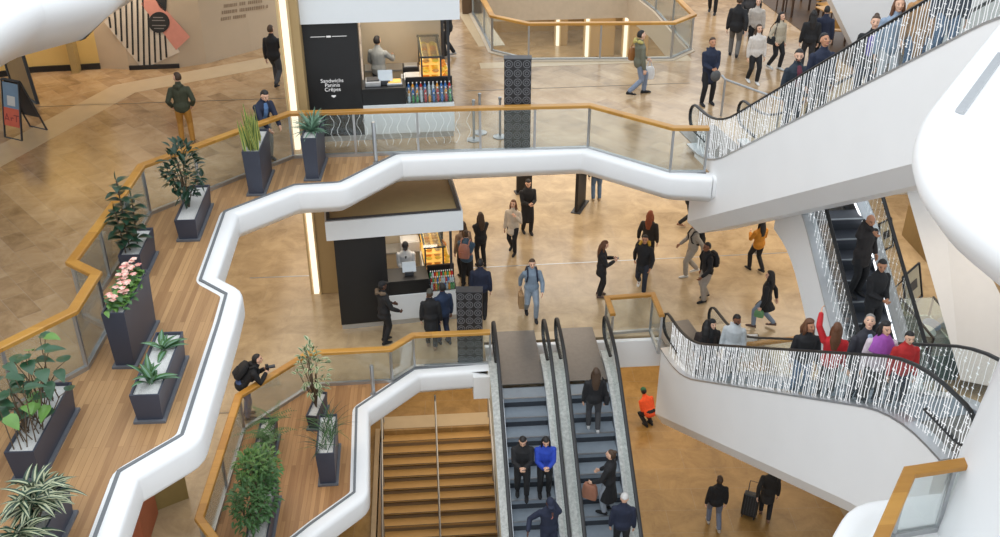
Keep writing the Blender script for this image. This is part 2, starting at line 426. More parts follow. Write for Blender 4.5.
SEC3 = [(o*.74, u*.66) for o, u in ((0, .0), (.1, .03), (.22, .01), (.33, -.07), (.4, -.2), (.42, -.36), (.36, -.52), (.1, -.86), (-.5, -1.3), (-.9, -1.3), (-.9, 0))]
mb = MB(); mb.smooth = True; sweep_plan(mb, round_corners(tr, .5, 5), LR, SEC3); struct(recalc(mb.build('trim_21', M_white)))
mb = MB(); mb.prism(tr+[Vector((tr[-1].x+5, tr[-1].y)), Vector((tr[0].x+8, tr[0].y))], LR-.5, LR-.005); struct(mb.build('floor_top_right', M_white))
mb = MB(); sweep_plan(mb, tr[1:3], LR, [(-.05, .0), (.03, .0), (.03, .04), (-.05, .04)]); struct(recalc(mb.build('trim_22', M_steel)))
# near landing of the upper floor, lower right, with its rounded white edge
nl = [at2(*p, L2) for p in ((828, 606), (852, 544), (868, 516), (937, 507.5), (1100, 490))]
mb = MB(); mb.smooth = True; sweep_plan(mb, list(reversed(round_corners(list(reversed(nl)), .25, 4))), L2, [(-o, u) for o, u in BULL][::-1]); struct(recalc(mb.build('trim_23', M_white)))
mb = MB(); mb.prism(nl+[Vector((nl[-1].x+3, nl[0].y))], L2-.5, L2); struct(mb.build('floor_upper_landing', M_white))
# round white column at the right of the picture, from the landing up to the slab above
cb = at(1004, 537, L2)
mb = MB(); mb.smooth = True
mb.loft([[Vector((cb.x+.14+.11*z+r*math.cos(2*PI*k/48), cb.y+r*math.sin(2*PI*k/48), L2+z)) for k in range(48)] for r, z in ((.95, 0), (.95, 4.3), (1.0, 4.8), (1.15, 5.2))])
struct(mb.build('column_7', M_white))
# ---------------------------------------------------------------- glass balustrades
def balustrade(name, label, path, z, hw=.15, hgt=1.1, step=1.5, group=None, base=.08, wood=None, off=0, end_posts=True):
    p0 = path[0]; t = thing(name, label, 'balustrade', (p0.x, p0.y, z), group=group)
    mb = MB(); sweep_plan(mb, path, z+hgt, [(-hw/2, -.06), (hw/2, -.06), (hw/2, .0), (hw/2-.015, .012), (-hw/2+.015, .012), (-hw/2, .0)])
    recalc(mb.build('handrail', wood or M_rail, t))
    mb = MB(); sweep_plan(mb, path, z, [(-.035, 0), (.035, 0), (.035, base), (-.035, base)]); recalc(mb.build('base_channel', M_steel, t))
    for i in range(len(path)-1):
        a, b = V2(path[i]), V2(path[i+1]); L = (b-a).length; n = max(1, round(L/step)); d = (b-a)/L; nn = Vector((-d.y, d.x))
        for k in range(n):
            q0 = a+d*(L*k/n+.03); q1 = a+d*(L*(k+1)/n-.03)
            mb = MB(); c = (q0+q1)/2
            mb.box((c.x, c.y, z+base+(hgt-.07-base)/2), ((q1-q0).length, .014, hgt-.07-base), math.atan2(d.y, d.x))
            mb.build('glass_pane', M_glass, t)
            if k > 0 or i > 0 or end_posts:
                q = a+d*(L*k/n); mb = MB(); mb.box((q.x, q.y, z+(hgt-.06)/2), (.05, .05, hgt-.06), math.atan2(d.y, d.x)); mb.build('post', M_steel, t)
    q = path[-1]; mb = MB(); mb.box((q.x, q.y, z+(hgt-.06)/2), (.05, .05, hgt-.06)); mb.build('post', M_steel, t)
    return t
balustrade('glass_balustrade', 'long zigzag glass balustrade with oak handrail along the upper oak deck', H2p, L2, .17)
balustrade('glass_balustrade', 'glass balustrade with oak handrail along the lower oak deck beside the stairs', H1p, L1, .16, .95)
balustrade('glass_balustrade', 'glass balustrade with oak handrail around the opening at the back of the upper floor', hole_rail+[hole_rail[0]], L2, .16, step=2.6)
balustrade('glass_balustrade', 'short right-angled glass balustrade with oak handrail between the escalators at the middle floor', [at2(*p, 5.7) for p in ((613, 314), (607, 297), (653, 293.5), (662, 315))], L1, .13, step=3)
balustrade('glass_balustrade', 'low oak handrail with glass behind the pale escalator, near the lady in the black puffer', [at2(*p, 5.7) for p in ((728, 346), (800, 337))], L1, .12, step=2)
balustrade('glass_balustrade', 'oak-capped glass balustrade corner beside the white column, lower right', [at2(*p, 10.3) for p in ((852, 600), (880, 540), (910, 470.5), (956, 463.5), (1030, 452))], L2, .16, step=2.2)
# ================================================================ escalators
M_step = mat('escalator_step', (.25, .29, .335), .45, metal=.3, var=.12, scale=8)
M_stepd = mat('escalator_step_dark', (.045, .05, .065), .5, metal=.2, var=.12, scale=8)
M_riser = mat('escalator_riser', (.04, .045, .055), .5, metal=.3)
M_beadglass = glass_mat('escalator_glass', (.95, .97, .97), .012, .03, .12)
M_plate = mat('landing_plate', (.20, .185, .17), .35, metal=.5, var=.15, scale=12)
M_deckst = mat('escalator_deck_steel', (.55, .56, .58), .3, metal=.7, var=.06)
M_skirt = mat('skirt_steel', (.36, .38, .41), .3, metal=.8, var=.06)
M_creamc = mat('cream_cladding', (.62, .56, .42), .5, var=.06)
class Esc:
    """escalator from a lower floor to an upper one; s runs from the lower newel (0) to the upper newel"""
    def __init__(e, P, u, z0, rise, slope, width, flat=1.5, flat_hi=1.5):
        e.P = V2(P); e.u = V2(u).normalized(); e.n = Vector((e.u.y, -e.u.x)); e.z0 = z0; e.rise = rise; e.sl = slope
        e.s0 = flat; e.s1 = flat+rise/slope; e.end = e.s1+flat_hi; e.w = width
    def raw(e, s): return min(max(0, (s-e.s0)*e.sl), e.rise)
    def z(e, s, r=.7):
        n = 9; return e.z0+sum(e.raw(s+r*(2*k/(n-1)-1)) for k in range(n))/n
    def pt(e, s, x, dz, r=.7):
        p = e.P+e.u*s+e.n*x; return Vector((p.x, p.y, e.z(s, r)+dz))
    def ss(e, a=0, b=None, d=.3):
        b = e.end if b is None else b; n = max(2, int((b-a)/d)); return [a+(b-a)*k/n for k in range(n+1)]
    def sweep(e, mb, ss, sec, cap=True):
        mb.loft([[e.pt(s, x, dz) for x, dz in sec] for s in ss], cap)
    def build(e, label, steps_mat, clad, depth=1.35, bottom=.5, hr=1.06, side_glass=None, skirt_led=None, group=None, trunc=None, deck_mat=None, deep=0, first=.35, cut=None, cutlo=None):
        t = thing('escalator', label, 'escalator', (e.P.x, e.P.y, e.z0), group=group)
        e.t = t; w = e.w/2
        # truss with cladding
        oo = w+.14
        mb = MB(); sec = [(-oo, .1), (-oo, -depth), (-bottom, -depth-.35), (bottom, -depth-.35), (oo, -depth), (oo, .1), (w-.08, .1), (w-.08, -.45), (-w+.08, -.45), (-w+.08, .1)]
        rings = []
        for s in e.ss(first, e.end-.35):
            zb = e.z0+sum(min((q-e.s0)*e.sl, e.rise) for q in (s+.6*(k/4-1) for k in range(9)))/9-e.z(s)-deep*min(1, max(0, (s-first)/(e.s1-first)))
            rings.append([e.pt(s, x, dz+(zb if dz < -.5 else 0)) for x, dz in sec])
        mb.loft(rings); recalc(mb.build('cladding', clad, t))
        for sg in (-1, 1):
            mb = MB(); e.sweep(mb, e.ss(.3, e.end-.3), [(sg*(w-.10), .09), (sg*(oo+.01), .09), (sg*(oo+.01), .13), (sg*(w-.10), .13)])
            recalc(mb.build('deck_strip', deck_mat or M_deckst, t))
            mb = MB(); e.sweep(mb, e.ss(.5, e.end-.5), [(sg*(w-.11), -.35), (sg*(w-.085), -.35), (sg*(w-.085), .12), (sg*(w-.11), .12)])
            recalc(mb.build('skirt', M_skirt, t))
            if skirt_led and sg == skirt_led:
                mb = MB(); e.sweep(mb, e.ss(.8, e.end-.8), [(sg*(w-.112), .05), (sg*(w-.13), .05), (sg*(w-.13), .10), (sg*(w-.112), .10)])
                recalc(mb.build('skirt_light', M_ledw, t))
            # glass
            x = sg*w
            def arc(c, zc, sgn, r=.3):
                out = []
                for k in range(9):
                    a = PI/2+PI*k/8
                    out.append((c+sgn*r*math.cos(a)*-1*(-1), zc+r*math.sin(a)))
                return out
            prof = []
            ssg = e.ss(.3, e.end-.3)
            top = [e.pt(s, x, hr-.02) for s in ssg]; bot = [e.pt(s, x, .12) for s in ssg]
            lo = [Vector((*(e.P+e.u*(.3-.3*math.sin(PI*k/8))+e.n*x), e.z0+hr-.32+.3*math.cos(PI*k/8))) for k in range(9)]
            hi = [Vector((*(e.P+e.u*(e.end-.3+.3*math.sin(PI*k/8))+e.n*x), e.z0+e.rise+hr-.32+.3*math.cos(PI*k/8))) for k in range(9)]
            mb = MB(); nv = Vector((e.n.x, e.n.y, 0))*.007
            for off in (nv, -nv):
                rings = [[a+off, b+off] for a, b in zip(top, bot)]
                mb.loft(rings, False, False)
                for L_ in (lo, hi): mb.add([p+off for p in L_], [list(range(9))])
            mb.build('balustrade_glass', side_glass or M_beadglass, t)
            # handrail loop
            path = [Vector((*(e.P+e.u*1.0+e.n*x), e.z0+hr-.62))]+list(reversed(lo))+[e.pt(s, x, hr-.02) for s in e.ss(.5, e.end-.5)]+hi+[Vector((*(e.P+e.u*(e.end-1.0)+e.n*x), e.z0+e.rise+hr-.62))]
            mb = MB(); mb.smooth = True
            rings = []
            n = len(path)
            for i in range(n):
                T = (path[min(i+1, n-1)]-path[max(i-1, 0)]).normalized(); nx = Vector((e.n.x, e.n.y, 0)); up = nx.cross(T).normalized()
                if i not in range(1): pass
                rings.append([path[i]+nx*(.042*math.cos(a))+up*(.026*math.sin(a)) for a in (2*PI*k/8 for k in range(8))])
            mb.loft(rings); recalc(mb.build('handrail', M_rubber, t))
        # landings
        for a, b, z in ((-.9, e.s0-.2, e.z0), (e.s1+.2, e.end+.9, e.z0+e.rise)):
            mb = MB(); q = e.P+e.u*(a+b)/2; mb.box((q.x, q.y, z+.004), (e.w-.2, b-a, .02), math.atan2(e.u.y, e.u.x)-PI/2); mb.build('landing_plate', M_plate, t)
        # steps
        run = .4; x = w-.115; n = int((e.s1+.2-(e.s0-.2))/run)
        e.run = run
        for k in range(n):
            a = e.s0-.2+k*run; zt = e.stepz(a+run*.5)
            mb = MB()
            p = lambda s, xx, zz: Vector((*(e.P+e.u*s+e.n*xx), zz))
            zl = zt-max(.03, e.sl*run)
            mb.add([p(a, -x, zt), p(a, x, zt), p(a+run, x, zt), p(a+run, -x, zt)], [(0, 1, 2, 3)])
            for g in range(0): pass
            zm = zl+(zt-zl)*.55
            mb.add([p(a, -x, zm), p(a, x, zm), p(a, x, zt-.012), p(a, -x, zt-.012)], [(0, 1, 2, 3)])
            mb.cur = 1
            mb.add([p(a, -x, zl), p(a, x, zl), p(a, x, zm), p(a, -x, zm)], [(0, 1, 2, 3)])
            mb.cur = 2
            mb.add([p(a-.004, -x, zt-.02), p(a-.004, x, zt-.02), p(a-.004, x, zt+.002), p(a-.004, -x, zt+.002)], [(0, 1, 2, 3)])
            mb.add([p(a-.004, -x, zt+.002), p(a-.004, x, zt+.002), p(a+.03, x, zt+.002), p(a+.03, -x, zt+.002)], [(0, 1, 2, 3)])
            mb.build('step', [steps_mat, M_riser, M_skirt], t)
        return t
    def stepz(e, s):
        """height of the step under s (treads are level)"""
        k = math.floor((s-(e.s0-.2))/.4); sm = e.s0-.2+k*.4+.2
        if s < e.s0-.2: return e.z0
        return e.z0+e.raw(sm)+ (.0)
    def locate(e, px, py, dz=0):
        """s and sideways place of the pixel's ray on the incline raised by dz"""
        r = ray(px, py); best = None
        lo, hi = 1.0, 60.0
        def g(k):
            q = CAM+r*k; s = (V2(q)-e.P).dot(e.u); return q.z-(e.z0+e.raw(s)+dz), s, (V2(q)-e.P).dot(e.n)
        k = 2.0; prev = g(k)[0]; best = None
        while k < 60:
            k += .04; v = g(k)
            if prev*v[0] <= 0 and (best is None or abs(v[2]) < abs(best[1])): best = (v[1], v[2])
            prev = v[0]
        if best: return best
        return g(24)[1:]
up = Vector((.147, -.989))
EB = Esc((6.69, 21.49), up, L2, 5.8, .70, 1.2, 1.5, 1.5)
EC = Esc((6.08, 19.9), up, L1, L2-L1, .63, 1.17, 1.5, 1.4)
def esc_down(xc, ytop, slope, z0, width):
    Lh = 4.6/slope; return Esc((xc, ytop-3.0-Lh), (0, 1), z0, 4.6, slope, width)
EA1 = esc_down(1.985, 19.78, .60, L0, 1.19)
EA2 = esc_down(3.47, 19.81, .60, L0, 1.16)
ED = esc_down(8.35, 19.5, .62, L1, 1.2)
EB.build('white-clad escalator climbing to the upper right with light strings and four riders', M_step, M_clad, 1.15, .4, first=.75, deep=.62)
EC.build('pale escalator in the right middle carrying the woman in a purple scarf', M_step, M_clad, 1.1, .5, deep=.75)
EA1.build('left of the two side by side escalators, carrying the woman in blue', M_step, M_creamc, .9, .5, deck_mat=mat('speckled_deck', (.50, .50, .47), .45, var=.6, scale=16))
EA2.build('right of the two side by side escalators, carrying a woman with a tan bag', M_step, M_creamc, .9, .5, deck_mat=MATS['speckled_deck'])
ED.build('dark-stepped escalator behind the white pillar with two men standing on it', M_stepd, M_clad, 1.15, .45, skirt_led=1)
# curtains of light strings hung inside the balustrades
def curtain(e, sg, s0, s1, label, seed, dens=.072, top=1.02, low=.12, r=.0075):
    rnd = random.Random(seed); mb = MB(); s = s0
    while s < s1:
        s += dens*rnd.uniform(.6, 1.4); x = sg*(e.w/2+.02)
        n = 7; pts = []
        ln = low if rnd.random() < .8 else rnd.uniform(.12, .45)
        q = s
        for k in range(n+1):
            f = k/n; dz = top-(top-ln)*f
            q2 = q+rnd.uniform(-.012, .012)
            p = e.pt(s, x, 0); z = p.z+dz; pp = e.P+e.u*q2+e.n*x
            pts.append(Vector((pp.x, pp.y, z)))
        mb.tube(pts, r, 3, False)
        for k in range(3):
            f = rnd.random(); i = min(n-1, int(f*n)); c = pts[i].lerp(pts[i+1], f*n-i)
            mb.box(c, (.045, .012, .010), math.atan2(e.u.y, e.u.x))
    c0 = e.pt(s0, sg*e.w/2, 0)
    o = mb.build('light_curtain', M_bead, origin=c0); tag(o, label, 'string lights', kind='stuff'); return o
curtain(EB, 1, .5, EB.end-.5, 'dense white light strings on the near glass of the upper right escalator', 1)
curtain(EC, 1, .5, EC.end-.1, 'dense white light strings on the near glass of the pale escalator in the right middle', 2)
curtain(EC, -1, 5.5, EC.end-.1, 'white light strings on the far glass of the pale escalator, behind its riders', 3, .12, r=.004)
curtain(ED, -1, 4.0, ED.end-.5, 'light strings on the left glass of the dark-stepped escalator', 4, .15, r=.0045)
curtain(ED, 1, 4.0, ED.end-.5, 'light strings on the right glass of the dark-stepped escalator, over the easel signs', 5, .14, r=.003)
rnd_ = random.Random(9); mb = MB()
pa, pb = V2(H2p[8]), V2(H2p[9]); L_ = (pb-pa).length; d_ = (pb-pa)/L_; s_ = .15
while s_ < L_-.1:
    q = pa+d_*s_+Vector((-d_.y, d_.x))*.05; pts = []
    for k in range(9): pts.append(Vector((q.x+.05*math.sin(k*1.3+s_*5), q.y, L2+1.03-.1*k)))
    mb.tube(pts, .0035, 3, False); s_ += rnd_.uniform(.14, .26)
o = mb.build('light_curtain', M_bead, origin=(pa.x, pa.y, L2)); tag(o, 'thin wavy light strings behind the upper rail glass in front of the kiosk', 'string lights', kind='stuff')
# tall inclined white pillars under and beside the escalators
def slant(name, quad_top, quad_bot, m=M_clad):
    mb = MB(); mb.loft([quad_bot, quad_top]); return struct(recalc(mb.build(name, m)))
# pale clad side of the next escalator on the right
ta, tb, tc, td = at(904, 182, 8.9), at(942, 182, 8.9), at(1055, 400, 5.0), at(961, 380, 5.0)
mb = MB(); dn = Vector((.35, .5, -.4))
mb.loft([[ta, tb, tc, td], [ta+dn, tb+dn, tc+dn, td+dn]]); struct(recalc(mb.build('column_12', mat('shaded_white_cladding', (.60, .575, .55), .5, var=.03))))  # white cladding, greyed in its colour for the shade of the slab above
# ================================================================ stairs down from the lower floor
st = thing('staircase', 'broad tan staircase with three handrails going down beside the escalators', 'stairs', (sx0, sy1, L0))
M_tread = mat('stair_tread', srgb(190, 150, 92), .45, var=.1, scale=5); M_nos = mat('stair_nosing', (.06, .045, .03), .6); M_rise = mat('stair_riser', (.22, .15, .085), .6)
nst = 18
for k in range(nst):
    zt = -.165*k - .165*0; y1 = sy1-.31*k
    mb = MB(); mb.box(((sx0+sx1)/2, y1-.155, zt-.165-.03), (sx1-sx0-.1, .31, .06))
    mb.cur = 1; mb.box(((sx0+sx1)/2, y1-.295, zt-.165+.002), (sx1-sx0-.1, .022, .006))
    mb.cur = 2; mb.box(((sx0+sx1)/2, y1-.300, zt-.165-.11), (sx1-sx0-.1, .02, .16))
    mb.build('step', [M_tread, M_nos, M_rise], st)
for x in (sx0+.1, (sx0+sx1)/2-.02, sx1-.12):
    mb = MB(); mb.smooth = True
    pts = [(x, sy1+.35, .05), (x, sy1+.35, .92), (x, sy1+.05, .92), (x, sy1-nst*.31, .92-nst*.165)]
    mb.tube([Vector(p) for p in pts], .028, 8)
    mb.build('handrail', M_steel, st)
    for k in range(0, nst, 4):
        mb = MB(); z = -.165*(k+1); mb.tube([(x, sy1-.31*k-.15, z), (x, sy1-.31*k-.15, z+.98)], .018, 8); mb.build('baluster', M_steel, st)
for x, nm in ((sx0-.06, 'trim_24'), (sx1+.06, 'trim_25')):
    mb = MB(); mb.box((x, sy1-3.1, -2.2), (.12, 6.2, 4.6)); struct(mb.build(nm, mat('stair_side', (.45, .33, .2), .6)))
# ================================================================ food kiosks, one on each floor
M_kblack = mat('kiosk_black', (.010, .010, .011), .45, var=.2)
M_kwhite = mat('kiosk_white', (.74, .76, .77), .4, var=.02)
M_kroof = mat('kiosk_roof_ochre', (.42, .32, .16), .7, var=.08)
M_kbeige = mat('kiosk_interior', (.52, .44, .32), .6, var=.05)
M_text = emit_mat('sign_lettering', (1, 1, 1), .75)
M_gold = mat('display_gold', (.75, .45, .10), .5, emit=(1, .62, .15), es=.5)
M_steelp = mat('appliance_steel', (.55, .56, .57), .3, metal=.7)
M_ovenl = emit_mat('display_lamp', (1, .72, .25), 2.2)
def cmat(n, c, r=.55, b=.15): return mat(n, c, r, var=.15, scale=9, bump=b)
FOOD = [cmat('crust', (.62, .33, .09)), cmat('orange_fruit', (.85, .33, .03)), cmat('lemon', (.85, .62, .08)), cmat('bread', (.70, .48, .22))]
BOT = [cmat('bottle_red', (.55, .03, .03), .2, 0), cmat('bottle_blue', (.05, .18, .5), .2, 0), cmat('bottle_green', (.08, .35, .12), .2, 0), cmat('bottle_orange', (.85, .35, .04), .2, 0), cmat('bottle_clear', (.6, .68, .72), .2, 0)]
M_cap = cmat('bottle_cap', (.75, .75, .75), .4, 0)
def kiosk(fl, z, f0, f1, deep, panel_w, hgt, fh, over, label, dx, roof_vis):
    """f0, f1: front corners on the floor; built square to the front"""
    f0, f1 = V2(f0), V2(f1); d = (f1-f0).normalized(); n = Vector((-d.y, d.x)); W = (f1-f0).length
    t = thing('food_kiosk', label, 'kiosk', (f0.x, f0.y, z), math.atan2(d.y, d.x))
    def bx(mb, x0, x1, y0, y1, z0, z1, bev=0):
        c = f0+d*(x0+x1)/2+n*(y0+y1)/2
        mb.box((c.x, c.y, z+(z0+z1)/2), (x1-x0, y1-y0, z1-z0), math.atan2(d.y, d.x), bev=bev); return mb
    def P(x, y, zz): q = f0+d*x+n*y; return Vector((q.x, q.y, z+zz))
    k = {}
    o = bx(MB(), 0, panel_w, 0, .9, .14, hgt+.02, .01).build('side_panel', M_kblack, t)
    bx(MB(), .02, W-.03, .03, deep, 0, .14).build('plinth', M_steelp, t)
    bx(MB(), panel_w, W, 0, .06, .14, .86, .008).build('counter_front', M_kwhite, t)
    mb = MB(); bx(mb, panel_w, panel_w+1.0, 0.02, .62, .86, 1.22); bx(mb, panel_w, panel_w+1.0, -.02, .64, 1.22, 1.27); mb.build('counter', M_kblack, t)
    xs = min(panel_w+1.47, W-.74)
    # lit display case for bottles at the front and the long case for pastry on the right
    x0 = panel_w+1.02
    mb = MB(); bx(mb, x0, W, .06, .62, .80, .86); bx(mb, x0, W, .56, .62, .86, 1.3); mb.build('display_base', M_kblack, t)
    mb = MB(); bx(mb, x0, W-.02, .0, .012, .86, 1.28); mb.build('display_glass', M_glass2, t)
    mb = MB(); bx(mb, xs, W, .66, deep-.3, .14, 1.0); mb.build('display_cabinet', M_kwhite, t)
    mb = MB()
    for yy in (.68, deep-.36):
        for xx in (xs+.02, xs+.47): bx(mb, xx, xx+.04, yy, yy+.04, 1.0, 1.75)
    for yy in (.68, deep-.36): bx(mb, xs, xs+.55, yy, yy+.04, 1.72, 1.76)
    for xx in (xs+.02, xs+.47): bx(mb, xx, xx+.04, .72, deep-.36, 1.72, 1.76)
    mb.build('display_frame', M_dark, t)
    bx(MB(), xs, xs+.55, .66, deep-.3, 1.765, 1.775).build('display_top', M_glass2, t)
    mb = MB()
    for zz in (1.06, 1.30, 1.54): bx(mb, xs+.05, xs+.49, .72, deep-.36, zz, zz+.015)
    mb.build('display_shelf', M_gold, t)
    mb = MB(); bx(mb, xs+.05, xs+.08, .72, deep-.4, 1.68, 1.72); mb.build('display_lamp', M_ovenl, t)
    bx(MB(), panel_w, W-.1, deep-.12, deep, .14, hgt).build('back_wall', M_kbeige, t)
    bx(MB(), .02, .08, .9, deep, .14, hgt).build('side_wall', M_kblack, t)
    mb = MB(); bx(mb, panel_w+.05, x0+.2, deep-.62, deep-.13, .14, .95); mb.cur = 1; bx(mb, panel_w+.05, x0+.2, deep-.64, deep-.13, .95, .99); mb.build('back_counter', [M_kbeige, M_steelp], t)
    bx(MB(), panel_w+.05, W-.1, .62, deep-.13, .13, .15).build('kiosk_floor', M_kbeige, t)
    mb = MB()
    for xx in (.03, W-.12):
        bx(mb, xx, xx+.08, deep-.14, deep-.06, .14, hgt)
    bx(mb, W-.1, W-.04, .5, .56, .86, hgt); mb.build('corner_post', M_dark, t)
    # fascia and roof
    a = over
    mb = MB(); bx(mb, -a, W+a, -a, -a+.06, hgt, hgt+fh); bx(mb, -a, W+a, deep+a-.06, deep+a, hgt, hgt+fh); bx(mb, -a, -a+.06, -a+.06, deep+a-.06, hgt, hgt+fh); bx(mb, W+a-.06, W+a, -a+.06, deep+a-.06, hgt, hgt+fh)
    mb.build('fascia', M_kwhite, t)
    bx(MB(), -a+.06, W+a-.06, -a+.06, deep+a-.06, hgt+fh-.05, hgt+fh-.02).build('roof', M_kroof, t)
    mb = MB()
    for q in ((-a+.04, W+a-.04, -a+.05, -a+.13), (-a+.04, W+a-.04, deep+a-.13, deep+a-.05), (-a+.04, -a+.12, -a+.13, deep+a-.13), (W+a-.12, W+a-.04, -a+.13, deep+a-.13)):
        bx(mb, q[0], q[1], q[2], q[3], hgt+fh-.03, hgt+fh+.03)
    mb.build('roof_edge', M_dark, t)
    k.update(t=t, P=P, x0=x0, W=W, d=d, n=n, bx=bx, o=o)
    # goods: bottles at the front, pastry on the shelves, trays and a till
    grp = 'drink bottles in the front display of the %s kiosk' % fl
    proto = None; rnd = random.Random(len(fl))
    nb = 11
    for r in range(3):
        for i in range(nb):
            xx = x0+.06+(W-x0-.14)*i/(nb-1); q = P(xx, .10+.13*r, .86+.09*r)
            m = BOT[rnd.randrange(5)]
            mb = MB(); mb.smooth = True; mb.lathe([(.026, 0), (.03, .01), (.03, .13), (.012, .175), (.012, .2)], q, 8)
            b = mb.build('drink_bottle', m, origin=q); tag(b, 'small drink bottle in the front display of the %s kiosk' % fl, 'bottle', grp)
            m2 = MB(); m2.lathe([(.015, .195), (.015, .222)], q, 8); m2.build('cap', M_cap, b)
    mb = MB()
    for r in range(3): bx(mb, x0, W-.02, .045+.13*r, .16+.13*r, .855+.09*(r-1), .86+.09*r)
    mb.build('bottle_step', M_dark, t)
    grp = 'pastries on the lit shelves of the %s kiosk' % fl
    for s_, zz in enumerate((1.075, 1.315, 1.555)):
        for i in range(9):
            for j in range(2):
                q = P(xs+.15+.22*j, .84+(deep-1.35)*i/8, zz); mb = MB(); mb.smooth = True
                mb.ball(q+Vector((0, 0, .045)), (.085, .06, .045), 8, 6)
                b = mb.build('pastry', FOOD[rnd.randrange(4)], origin=q); tag(b, 'golden pastry on a lit shelf of the %s kiosk' % fl, 'pastry', grp)
    grp = 'fruit piled on top of the %s kiosk case' % fl
    for i in range(14):
        q = P(xs+.58+rnd.uniform(.0, .1), .8+(deep-1.2)*i/13, 1.02+rnd.uniform(0, .02)); mb = MB(); mb.smooth = True; mb.ball(q+Vector((0, 0, .05)), .055, 10, 7)
        b = mb.build('fruit', FOOD[1+rnd.randrange(2)], origin=q); tag(b, 'round fruit on the right side shelf of the %s kiosk' % fl, 'fruit', grp)
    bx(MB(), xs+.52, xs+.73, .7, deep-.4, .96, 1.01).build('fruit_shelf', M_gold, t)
    q = P(panel_w+.55, .3, 1.27); tl_ = thing('till', 'small pale till screen on the black counter of the %s kiosk' % fl, 'till', q, math.atan2(d.y, d.x))
    R = Matrix.Rotation(math.atan2(d.y, d.x), 3, 'Z') @ Matrix.Rotation(math.radians(-25), 3, 'X')
    mb = MB(); mb.box(q+Vector((0, 0, .2)), (.34, .03, .26), rot=R, bev=.008); mb.build('screen', mat('till_screen', (.6, .65, .68), .25), tl_)
    mb = MB(); mb.box(q+Vector((0, .0, .05)), (.22, .2, .1), bev=.01); mb.build('stand', M_dark, tl_)
    return k
k2 = kiosk('upper', L2, at2(309, 143, L2), at2(455, 136.5, L2), 2.75, 1.32, 2.86, .95, .16, 'black and white food kiosk on the upper floor lettered Sandwichs Paninis', 0, 0)
k1 = kiosk('middle', L1, at2(342, 330, L1), at2(458, 319, L1), 2.6, 1.22, 2.62, .5, .16, 'black and white food kiosk on the middle floor under the upper walkway', 0, 0)
# lettering on the upper kiosk's black panel
def on_panel(k, x, zz, size, body, name='lettering'):
    q = k['P'](x, -.004, zz); R = Matrix.Rotation(math.atan2(k['d'].y, k['d'].x), 4, 'Z') @ Matrix.Rotation(PI/2, 4, 'X')
    return text_mesh(name, body, size, Matrix.Translation(q) @ R, M_text, k['t'])
for i, b in enumerate(('Sandwichs', 'Paninis', 'Cr\u00eapes')): on_panel(k2, .66, 1.46-.105*i, .125, b)
mb = MB()
for x0_, x1_, zz, h_ in ((.27, .6, 2.52, .012), (.74, 1.07, 2.52, .012), (.62, .72, 2.505, .04), (.62, .72, 1.12, .03), (.645, .695, 1.1, .02)):
    k2['bx'](mb, x0_, x1_, -.006, .001, zz, zz+h_)
mb.build('ornament', M_text, k2['t'])
# appliances in the upper kiosk
def appliance(k, x, y, z, sz, label, name, cat, m, lidm=None):
    q = k['P'](x, y, z); rz = math.atan2(k['d'].y, k['d'].x)
    t = thing(name, label, cat, q, rz)
    mb = MB(); mb.box(q+Vector((0, 0, sz[2]/2)), sz, rz, bev=.015); mb.build('body', m, t)
    mb = MB(); mb.box(q+Vector((0, 0, sz[2]+.012)), (sz[0]*.8, sz[1]*.8, .024), rz, bev=.006); mb.build('lid', lidm or M_dark, t)
    return t
appliance(k2, 1.58, .28, 1.27, (.36, .34, .12), 'steel tray box on the left end of the upper kiosk counter', 'food_warmer', 'appliance', M_steelp)
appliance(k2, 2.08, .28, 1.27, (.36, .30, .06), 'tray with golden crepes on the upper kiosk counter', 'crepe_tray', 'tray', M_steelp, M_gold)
appliance(k2, 2.52, .95, 1.0, (.42, .5, .22), 'white box standing behind the upper kiosk bottle display', 'storage_box', 'box', M_kwhite, M_kwhite)
appliance(k2, 2.5, 1.5, 1.0, (.4, .34, .3), 'black machine behind the upper kiosk bottle display', 'coffee_machine', 'appliance', M_black, M_steelp)
appliance(k1, 1.95, 2.1, .99, (.5, .4, .3), 'white box on the back counter of the middle kiosk', 'storage_box', 'box', M_kwhite, M_kwhite)
b = k2['P'](2.66, .86, .14)
mb = MB(); c = k2['P'](2.55, 1.2, .57); mb.box(c, (.6, 1.1, .86), math.atan2(k2['d'].y, k2['d'].x)); mb.build('side_counter', M_kwhite, k2['t'])
mb = MB(); c = k1['P'](2.36, 1.25, .57); mb.box(c, (.3, 1.0, .86), math.atan2(k1['d'].y, k1['d'].x)); mb.build('side_counter', M_kwhite, k1['t'])
